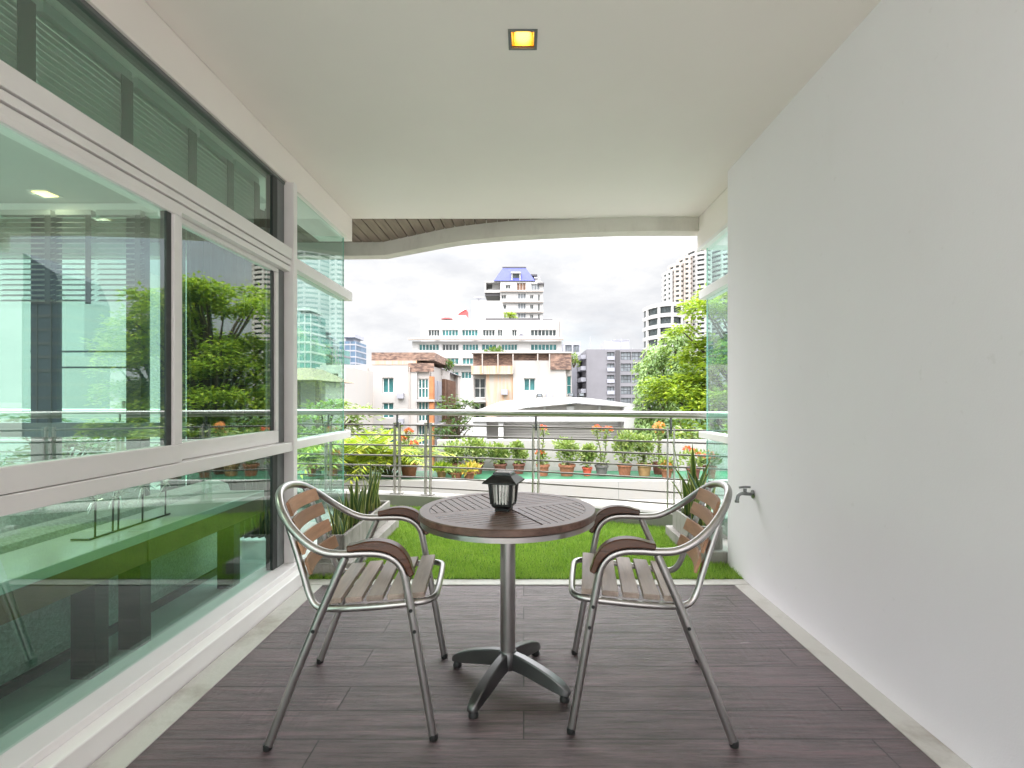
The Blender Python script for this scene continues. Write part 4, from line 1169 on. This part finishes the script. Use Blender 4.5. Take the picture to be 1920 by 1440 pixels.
bparts(bC, 'stair_house', w_white2, [(X(877,YC),X(938,YC),YC+8,YC+20,Z(600,YC)+.01,Z(550,YC)),(X(846,YC),X(872,YC),YC+2,YC+8,Z(600,YC)+.01,Z(588,YC))], oC)
for px in (975,1047,1051):
    mb = MB(); mb.tube([(X(px,YC)-oC[0],-.4,Z(660,YC)-oC[2]),(X(px,YC)-oC[0],-.4,Z(602 if px<1000 else 598,YC)-oC[2])], .12, 6); mb.build('drain_pipe', w_cream, bC)
mb = MB()
for (px,py) in ((820,634),(891,634),(977,626),(977,632)): 
    q = rect(px-3,px+3,py-2,py+2,YC); mb.box(q[0]-oC[0],q[1]-oC[0],-.9,-.02,q[2]-oC[2],q[3]-oC[2])
mb.build('air_conditioner', w_grey2, bC)
# red canopies on that roof
red_m = pbr('red_canvas', (.42,.07,.07), .7, var=.2)
u = thing('roof_parasol', 'red domed parasol on the long white building', 'parasol', (X(836,YC),YC+1.4,Z(600,YC)+.01))
mb = MB(); mb.lathe([(1.25,.35),(1.15,.5),(.7,.75),(.2,.9),(0,.92)], seg=16); mb.build('canopy', red_m, u, smooth=60)
mb = MB(); mb.tube([(0,0,0),(0,0,.9)], .05, 6); mb.build('pole', f_white, u)
u = thing('red_roof', 'steep red gable roof on the long white building', 'roof', (X(862,YC),YC+3,Z(588,YC)+.02))
mb = MB(); mb.prism_y([(-1.4,-.2),(1.0,-.2),(1.0,1.4),(.85,1.4),(-.3,.7)], 0, 4); mb.build('gable', red_m, u)
mb = MB(); mb.prism_y([(-1.7,-.5),(-1.45,-.5),(-.3,.72),(1.05,1.45),(1.05,1.6),(-.4,.85)], -.2, -.02); mb.build('verge', f_white, u)
# satellite dish
u = thing('satellite_dish', 'large grey satellite dish on the blank white roof block', 'satellite dish', (X(890,YC),YC+10,Z(550,YC)+.02))
mb = MB(); mb.tube([(0,0,0),(0,0,.75)], .09, 8); mb.build('mast', w_grey2, u)
Md = Matrix.Rotation(R(18),3,'X')
mb = MB(); mb.lathe([(0,0),(.4,.05),(.8,.17),(1.12,.38),(1.08,.40),(.78,.22),(.4,.1),(0,.05)], c=(0,0,.75), seg=24, M=Md); mb.build('dish', w_grey2, u, smooth=40)
mb = MB()
for k in range(3):
    a = k*2.1; mb.tube([Md@Vector((math.cos(a)*.8,math.sin(a)*.8,.2))+Vector((0,0,.75)), Md@Vector((0,0,.85))+Vector((0,0,.75))], .025, 5)
mb.build('feed_arm', w_grey2, u)
grow_tree('rooftop_tree', 'small yellow green tree on the roof in front of the blue roofed tower', X(955,YC),YC+3,Z(600,YC)+.02, 1.0,.12, [(r5.uniform(-1.1,1.1),r5.uniform(-.8,.8),r5.uniform(.6,2.2),r5.uniform(.5,.9)) for _ in range(14)], lf_bright, 61, .45, 60)

# D: tower with the blue mansard roof
YD = 150.
oD = (X(965,YD),YD,GZ)
bD = thing('blue_roofed_tower', 'white apartment tower with a blue mansard roof and dormer', 'building', oD)
wd = []
for (t,b) in ((534,541),):
    wd += [rect(948,957,t,b,YD)+(2,1,g_dark), rect(969,986,530,545,YD)+(3,1,louvre_m), rect(996,1012,532,544,YD)+(3,1,g_grey)]
for (t,b) in ((553,560),(571,579),(590,596)):
    wd += [rect(940,949,t,b,YD)+(2,1,g_dark), rect(971,986,t-3,b,YD)+(3,1,g_grey), rect(994,1000,t,b,YD)+(2,1,g_dark), rect(1009,1012,t-1,b+4,YD)+(1,1,g_dark)]
facade_block(bD, 'wall', w_white2, X(938,YD), X(1018,YD), GZ, Z(528,YD), YD, YD+13, wd, .6, g_dark, org=oD)
for t in (546,566,585): bparts(bD, 'floor_band', w_cream, [(X(937,YD),X(1019,YD),YD-.7,YD-.02,Z(t+1.5,YD),Z(t-1.5,YD))], oD)
bparts(bD, 'balcony_wing', w_white2, [(X(908,YD),X(938,YD)-.02,YD+.5,YD+10,Z(548,YD),Z(543,YD)),(X(908,YD),X(938,YD)-.02,YD+.5,YD+10,Z(529,YD),Z(526.5,YD)),(X(908,YD),X(911,YD),YD+.6,YD+10,Z(543,YD)+.01,Z(529,YD)-.01),(X(922,YD),X(938,YD)-.02,YD+2.5,YD+10,Z(543,YD)+.01,Z(529,YD)-.01)], oD)
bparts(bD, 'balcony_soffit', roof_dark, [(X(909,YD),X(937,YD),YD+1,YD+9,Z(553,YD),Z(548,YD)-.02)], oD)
mb = MB()
p0 = [(X(926,YD),Z(527.5,YD)),(X(1003,YD),Z(527.5,YD)),(X(986,YD),Z(498,YD)),(X(942,YD),Z(498,YD))]
def hip(mb, x0,x1,y0,y1,z0, x2,x3,y2,y3,z1, org):
    vs = [(x0,y0,z0),(x1,y0,z0),(x1,y1,z0),(x0,y1,z0),(x2,y2,z1),(x3,y2,z1),(x3,y3,z1),(x2,y3,z1)]
    mb.add([(v[0]-org[0],v[1]-org[1],v[2]-org[2]) for v in vs], [(0,1,5,4),(1,2,6,5),(2,3,7,6),(3,0,4,7),(4,5,6,7),(3,2,1,0)])
hip(mb, p0[0][0],p0[1][0],YD-.3,YD+13,p0[0][1]+.12, p0[3][0],p0[2][0],YD+2.6,YD+10,p0[2][1], oD)
rD = mb.build('roof', blue_roof, bD)
bparts(rD, 'ridge_cap', roof_dark, [(p0[3][0]-.1,p0[2][0]+.1,YD+2.5,YD+10.1,p0[2][1]+.01,p0[2][1]+.3)], oD)
bparts(bD, 'dormer', w_white2, [(X(959,YD),X(961,YD),YD-.2,YD+3,Z(526,YD),Z(513,YD)),(X(974,YD),X(976,YD),YD-.2,YD+3,Z(526,YD),Z(513,YD)),(X(958,YD),X(977,YD),YD-.4,YD+3,Z(513,YD)+.01,Z(510,YD))], oD)
bparts(bD, 'dormer_window', g_dark, [(X(961,YD)+.01,X(974,YD)-.01,YD+.3,YD+2.5,Z(526,YD),Z(513,YD)-.01)], oD)
bparts(bD, 'side_terrace', w_white2, [(X(1003,YD)+.2,X(1014,YD),YD+3,YD+10,Z(527,YD)+.1,Z(520,YD)),(X(1000,YD)+.3,X(1009,YD),YD+4,YD+10,Z(516,YD),Z(513,YD)),(X(1011,YD),X(1013,YD),YD+3.2,YD+4,Z(519,YD),Z(512,YD))], oD)
bparts(bD, 'side_awning', roof_dark, [(X(995,YD),X(1008,YD),YD+4,YD+9,Z(511,YD),Z(508,YD)),(X(1008,YD),X(1020,YD),YD-.8,YD+3,Z(534,YD),Z(531,YD))], oD)

# E: grey block on the right
YG = 112.
oG = (X(1150,YG),YG,GZ)
bG = thing('grey_building', 'dark grey apartment building with balconies and window grids', 'building', oG)
wg = []
for k in range(5):
    t = 660+k*21.5
    wg += [rect(1138,1152,t,t+15,YG)+(2,1,g_grey), rect(1164,1183,t,t+15,YG)+(3,2,g_grey), rect(1184.5,1204,t,t+15,YG)+(3,2,g_grey)]
facade_block(bG, 'wall', w_grey, X(1100,YG), X(1206,YG), GZ, Z(655,YG), YG, YG+22, wg, .5, g_grey, f_dark, org=oG)
mb = MB()
for k in range(5):
    t = 660+k*21.5; q = rect(1138,1152,t+8,t+15,YG); mb.box(q[0]-oG[0],q[1]-oG[0],-.3,-.1,q[2]-oG[2],q[3]-oG[2])
mb.build('balcony_rail', w_grey2, bG)
wg2 = [rect(1216,1226,t,t+13,YG+1)+(2,1,g_dark) for t in (676,698,719,741)]
facade_block(bG, 'side_wing', w_grey2, X(1208,YG), X(1260,YG), GZ, Z(664,YG), YG+1, YG+20, wg2, .4, g_dark, f_dark, org=oG)
bparts(bG, 'pier', roof_dark, [(X(1206,YG)+.01,X(1208,YG)+.4,YG-.3,YG+5,GZ,Z(656,YG)),(X(1154,YG),X(1162,YG),YG-.25,YG-.01,GZ,Z(657,YG))], oG)
# receding left side with stacked balconies
mb = MB()
for k in range(5):
    z = Z(672+k*21.5,YG)
    mb.box(X(1100,YG)-1.1-oG[0],X(1100,YG)-.02-oG[0],1.,16.,z-oG[2],z+.9-oG[2])
mb.build('side_balcony', w_grey2, bG)
wg3 = [rect(1090,1096,t,t+9,YG+9)+(1,1,g_dark) for t in (663,684,705,726)]
facade_block(bG, 'rear_wing', w_grey2, X(1072,YG+9), X(1100,YG)-1.2, GZ, Z(668,YG+9), YG+9, YG+20, wg3, .4, g_dark, f_dark, org=oG)
bparts(bG, 'lift_house', w_grey2, [(X(1140,YG),X(1187,YG),YG+4,YG+12,Z(655,YG)+.01,Z(635,YG)),(X(1154,YG),X(1187,YG),YG+3.9,YG+12.2,Z(635,YG)+.02,Z(633,YG))], oG)
mb = MB()
for (px,t) in ((1111,627),(1171,630),(1106,648),(1192,649)): mb.tube([(X(px,YG)-oG[0],3.95,Z(655,YG)-oG[2]),(X(px,YG)-oG[0],3.95,Z(t,YG)-oG[2])], .1, 6)
mb.build('mast', w_grey2, bG)
o = thing('grey_roof_house', 'small bluish grey block far behind the rusty apartment roof', 'building', (X(1073,140),140,GZ))
q = rect(1058,1089,656,641,140); 
facade_block(o, 'wall', w_grey2, X(1057,140), X(1089,140), GZ, Z(641,140), 140, 152, [rect(1060,1072,647,660,140)+(4,1,g_grey), rect(1075,1086,647,660,140)+(3,1,g_grey)], .4, g_grey, f_dark, org=(X(1073,140),140,GZ))

# F: cream high-rise with stepped curved bays
YF = 250.
oF = (X(1320,YF),YF,GZ)
bF = thing('curved_high_rise', 'tall cream high-rise with stepped curved balcony bays behind the bright tree', 'building', oF)
def bay(px0, px1, top, Yo, depth, m, floor, zb=GZ, solid=.55):
    x0, x1 = X(px0,Yo), X(px1,Yo); cx = (x0+x1)/2; rx = (x1-x0)/2
    pts = lambda k: [(cx+rx*k*math.cos(a), Yo+depth-depth*k*math.sin(a)) for a in [math.pi*i/16 for i in range(17)]]
    core = MB(); core.prism([(p[0]-oF[0],p[1]-oF[1]) for p in pts(.93)][::-1]+[], zb-oF[2], Z(top,Yo)-oF[2]-.1)
    co = core.build('bay', g_dark, bF)
    mb = MB(); z = Z(top,Yo); fh = floor*Yo/F
    while z > max(zb, -2):
        P = pts(1.0); mb.prism([(p[0]-oF[0],p[1]-oF[1]) for p in P][::-1], z-fh*solid-oF[2], z-oF[2]); z -= fh
    z1 = Z(top,Yo)-.3
    for k,i in enumerate((2,5,8,11,14)):
        p = pts(.985)[i]; mb.box(p[0]-.45-oF[0],p[0]+.45-oF[0],p[1]-.2-oF[1],p[1]+1.5-oF[1],max(zb,-3)-oF[2],z1-oF[2])
    mb.build('floor_bands', m, co)
bay(1250,1268,506,YF,9,w_white2,9.2)
bay(1261,1290,492,YF-2,9,w_cream,9.2)
bay(1280,1306,478,YF-3,10,w_cream,9.2)
bay(1298,1348,461,YF-6,14,w_white2,9.2)
bay(1340,1425,440,YF-6,18,w_white2,9.2)
bay(1420,1500,452,YF+2,14,w_cream,9.2)
bay(1222,1300,566,YF-40,16,w_white2,20, solid=.36)

# skyline towers
def glass_tower(label, px0, px1, top, Y, d, m, bandm, step=4., cap=0, name='glass_tower', slant=0):
    o_ = (X((px0+px1)/2,Y),Y,GZ); t = thing(name, label, 'tower', o_)
    w = (X(px1,Y)-X(px0,Y))/2; h = Z(top,Y)-GZ
    mb = MB()
    if slant: mb.prism_y([(-w,0),(w,0),(w,h),(-w*.5,h-slant*.45),(-w,h-slant)], 0, d)
    else: mb.box(-w,w,0,d,0,h)
    c = mb.build('core', m, t)
    mb = MB(); z = 3.
    while z < h-slant-.5:
        mb.box(-w-.15,w+.15,-.15,d+.15,z,z+step*.22); z += step
    n = max(3,int(w/1.8))
    if not slant or True:
        for i in range(n+1):
            u = -w+2*w*i/n; mb.box(u-.16,u+.16,-.22,-.01,0,h-slant-.2)
    mb.build('facade_grid', bandm, t)
    if cap:
        mb = MB(); mb.box(-w*.5,w*.5,d*.2,d*.8,h+.01,h+cap*.55); mb.box(-w*.8,w*.8,d*.05,d*.95,h+cap*.55+.01,h+cap); mb.build('crown', bandm, t)
    return t
glass_tower('broad pale green tower, leftmost in the corner glass', 550,583,588,190,14,g_green,w_white2,3.6,2.5)
glass_tower('dark green tower beside the broad pale one in the corner glass', 585,602,626,230,14,g_green,f_dark,4.,2)
glass_tower('slim grey green tower in the middle of the corner glass', 604,618,640,260,12,g_grey,w_grey2,4.,3)
glass_tower('low dark tower near the edge of the corner glass', 624,640,655,240,12,g_green,w_grey,4.,0)
glass_tower('blue grey tower with a flared crown just past the corner glass edge', 636,667,640,300,20,g_blue,w_grey2,3.6,4.5)
glass_tower('dark blue tower with a slanted pointed top mirrored in the near window', 1822,1902,474,150,16,pbr('dark_slate_glass', (.03,.042,.06), .6),f_dark,4.,0,'pointed_tower',13)
glass_tower('dark green tower seen between the living room posts', 186,222,556,210,16,g_green,f_dark,4.,0)
glass_tower('blue tower seen through the narrow living room pane', 268,300,590,200,14,g_blue,w_grey2,4.,0)
def low_block(name, label, px0, px1, top, Y, d, m, rects, gm=g_dark):
    o_ = (X((px0+px1)/2,Y),Y,GZ); t = thing(name, label, 'building', o_)
    facade_block(t, 'wall', m, X(px0,Y), X(px1,Y), GZ, Z(top,Y), Y, Y+d, rects, .4, gm, org=o_)
    return t
low_block('cream_apartment', 'cream apartment building with balcony rows behind the living room glass', 160,262,612,80,14,w_cream, [rect(168+k*24,182+k*24,t,t+7,80)+(2,1) for t in (622,636,650,664) for k in range(4)])
low_block('white_office', 'white office slab rising behind the cream apartment building', 175,240,592,120,10,w_white2, [rect(180+k*14,190+k*14,t,t+6,120)+(2,1) for t in (598,608) for k in range(4)])
low_block('blank_white_building', 'tall blank white building filling the left living room panes', -110,158,470,34,14,w_white2, [])
low_block('white_wall_building', 'low white wall building in front of the cream apartments', 120,300,668,28,10,w_paint, [rect(228,246,752,772,28)+(1,1)])
low_block('small_white_house', 'small white house with dark windows below the green towers', 592,648,688,44,8,w_paint, [rect(600,612,700,712,44)+(2,1), rect(622,634,700,712,44)+(2,1)])
o_ = (X(566,36),36,GZ); t = thing('thatched_pavilion', 'pavilion with a brown thatched hip roof seen through the corner glass', 'pavilion', o_)
mb = MB(); hip(mb, X(520,36),X(612,36),34,42,Z(714,36), X(548,36),X(572,36),37,39,Z(688,36), o_); mb.build('roof', thatch, t)
mb = MB()
for px in (526,568,606): mb.box(X(px,36)-.15-o_[0],X(px,36)+.15-o_[0],-1,-.7,0,Z(714,36)-GZ-.02)
mb.build('post', bark, t)
bparts(t, 'wall', w_cream, [(X(530,36),X(600,36),37,41,GZ,Z(716,36))], o_)

# pavilion with the white gable
YV = 22.
oV = (X(1060,YV),YV,GZ)
pv = thing('white_pavilion', 'low pavilion with a broad white gable roof and grey shutters', 'pavilion', oV)
def pz(px,py): return (X(px,YV)-oV[0], Z(py,YV)-oV[2])
shut = pbr('grey_shutter', (.36,.34,.32), .6, var=.08, nscale=2)
pvw = pbr('pavilion_white', (.45,.445,.44), .55, var=.04)
mb = MB()
mb.prism_y([pz(884,773),pz(940,752.5),pz(1010,746.5),pz(1050,745),pz(1095,745.5),pz(1200,759),pz(1275,771.5),pz(1275,775),pz(1200,765),pz(1080,756),pz(985,765),pz(930,775)], 0, 12)
mb.build('roof', pvw, pv, bevel=.01)
mb = MB(); mb.box(*[pz(884,0)[0],pz(1272,0)[0]],-.02,.25,pz(0,791)[1],pz(0,783)[1]); mb.build('eaves_beam', pvw, pv, bevel=.02)
mb = MB(); mb.prism_y([pz(930,782.5),pz(930,776),pz(985,766),pz(1080,757),pz(1200,766),pz(1268,776),pz(1268,782.5)], .5, .7); mb.build('gable_wall', shut, pv)
for (a,b) in ((1020,1024),(1064,1078),(1125,1129)):
    p = pz(a,0)[0]; q = pz(b,0)[0]; mb = MB(); mb.box(p,q,.35,.49,pz(0,782.4)[1],pz(0,762)[1]); mb.build('gable_post', pvw, pv)
mb = MB(); mb.box(pz(905,0)[0],pz(1268,0)[0],.9,1.1,0,pz(0,791.2)[1]); mb.build('shutter', shut, pv)
mb = MB(); 
for k in range(22): 
    z = pz(0,792)[1]-.12*k; mb.box(pz(946,0)[0],pz(1166,0)[0],.86,.899,z-.1,z-.02)
mb.build('shutter_slats', pbr('shutter_slat', (.42,.40,.385), .6, var=.06), pv)
mb = MB(); mb.box(pz(1170,0)[0],pz(1205,0)[0],-.06,.6,0,pz(0,764)[1]); mb.build('pillar', pvw, pv, bevel=.02)
mb = MB(); mb.box(pz(934,0)[0],pz(944,0)[0],.1,.6,0,pz(0,791.2)[1]); mb.build('pillar', pvw, pv, bevel=.02)
mb = MB(); mb.box(pz(886,0)[0],pz(912,0)[0],.1,1.0,0,pz(0,791.2)[1]); mb.build('pillar', pvw, pv, bevel=.02)
def flood(px, py, label):
    t = thing('floodlight', label, 'floodlight', (X(px,YV),YV+.4,Z(py,YV)), 0, 'floodlights on the pavilion roof')
    mb = MB(); mb.box(-.11,.11,-.12,.06,.05,.19); mb.build('housing', M['dark_alu'], t, bevel=.02)
    mb = MB(); mb.box(-.08,.08,-.128,-.121,.08,.16); mb.build('lens', g_grey, t)
    mb = MB(); mb.box(-.135,-.115,-.03,.0,-.02,.13); mb.box(.115,.135,-.03,0,-.02,.13); mb.box(-.115,.115,-.03,0,-.02,.0); mb.build('bracket', M['dark_alu'], t)
flood(1012,746.5,'dark floodlight alone on the window side of the pavilion roof')
flood(1072,745.4,'dark floodlight close to the pavilion roof ridge')
flood(1092,745.4,'dark floodlight past the ridge on the pavilion roof')
# low white wall among the trees at the right
mb = MB(); mb.box(3.0,9.0,-.1,.1,0,10.25); o = mb.build('garden_wall', terr_white, loc=(0,10.2,GZ)); tag(o, 'white garden wall behind the scarlet flowers', 'wall')

# ground
mb = MB(); mb.box(-1500,1500,-600,1800,GZ-.5,GZ-.01)
struct('ground', mb, pbr('city_ground', (.16,.165,.14), .9, var=.4, nscale=.05))

# ------------------------------------------------------------------ light, sky, camera
SUN_EL, SUN_AZ = 52., 205.      # azimuth clockwise from +Y: behind the camera, a little to the left
el, az = R(SUN_EL), R(SUN_AZ)
sd = Vector((math.sin(az)*math.cos(el), math.cos(az)*math.cos(el), math.sin(el)))
w = bpy.data.worlds.new('World'); sc.world = w; w.use_nodes = True
nt = w.node_tree; nt.nodes.clear()
out = nt.nodes.new('ShaderNodeOutputWorld'); bg = nd(nt, 'Background', Strength=.1)
sky = nd(nt, 'TexSky', sky_type='NISHITA'); sky.sun_disc = False; sky.sun_elevation = el; sky.sun_rotation = az
sky.air_density = 1.2; sky.dust_density = 2.0
tc = nd(nt, 'TexCoord')
mp = nd(nt, 'Mapping'); mp.inputs['Scale'].default_value = (1.,1.,2.6); nt.links.new(tc.outputs['Generated'], mp.inputs['Vector'])
n1 = noise(nt, mp.outputs[0], 2.3, 9, .58)
n2 = noise(nt, mp.outputs[0], 5.5, 7, .6)
sep = nd(nt, 'SeparateXYZ'); nt.links.new(tc.outputs['Generated'], sep.inputs[0])
dot = nd(nt, 'VectorMath', operation='DOT_PRODUCT'); nt.links.new(tc.outputs['Generated'], dot.inputs[0]); dot.inputs[1].default_value = sd
glow = math_n(nt, 'MULTIPLY', math_n(nt, 'POWER', math_n(nt, 'MAXIMUM', dot.outputs['Value'], 0.), 2.), .55)
zup = math_n(nt, 'MAXIMUM', sep.outputs['Z'], 0.)
mr = nd(nt, 'MapRange', interpolation_type='SMOOTHSTEP')
for k_, v_ in (('From Min',.24), ('From Max',.62), ('To Min',.258), ('To Max',2.3)): mr.inputs[k_].default_value = v_
nt.links.new(zup, mr.inputs['Value'])
lum = math_n(nt, 'ADD', mr.outputs['Result'], glow)
cl = ramp(nt, n2, [(.32,(9.3,9.5,10.0)), (.47,(10.6,10.7,11.0)), (.62,(12.2,12.2,12.3))])
cloud = nd(nt, 'VectorMath', operation='SCALE'); nt.links.new(cl, cloud.inputs[0]); nt.links.new(lum, cloud.inputs['Scale'])
cover = ramp(nt, n1, [(.30,(.78,.78,.78)), (.50,(1,1,1))])
c = mixc(nt, cover, sky.outputs[0], cloud.outputs[0])
nt.links.new(c, bg.inputs['Color']); nt.links.new(bg.outputs[0], out.inputs['Surface'])

L = bpy.data.lights.new('Sun', 'SUN'); L.energy = .5; L.angle = R(12); L.color = (1.,.96,.90)
lo = bpy.data.objects.new('Sun', L); COL.objects.link(lo); lo.rotation_euler = sd.to_track_quat('Z','Y').to_euler(); lo.location = (0,-20,40)

cam = bpy.data.cameras.new('Camera'); co = bpy.data.objects.new('Camera', cam); COL.objects.link(co)
co.location = (0,0,EYE); co.rotation_euler = (R(90),0,0)
cam.sensor_width = 36; cam.lens = 18.0; cam.shift_x = -22/1920; cam.shift_y = 28/1920
cam.clip_start = .05; cam.clip_end = 4000
sc.camera = co
sc.view_settings.view_transform = 'Standard'; sc.view_settings.look = 'None'; sc.view_settings.gamma = 1.0
sc.view_settings.exposure = 1.73
cy = sc.cycles
cy.max_bounces = 14; cy.diffuse_bounces = 6; cy.glossy_bounces = 6; cy.transparent_max_bounces = 40; cy.transmission_bounces = 8
cy.sample_clamp_indirect = 8; cy.use_denoising = True
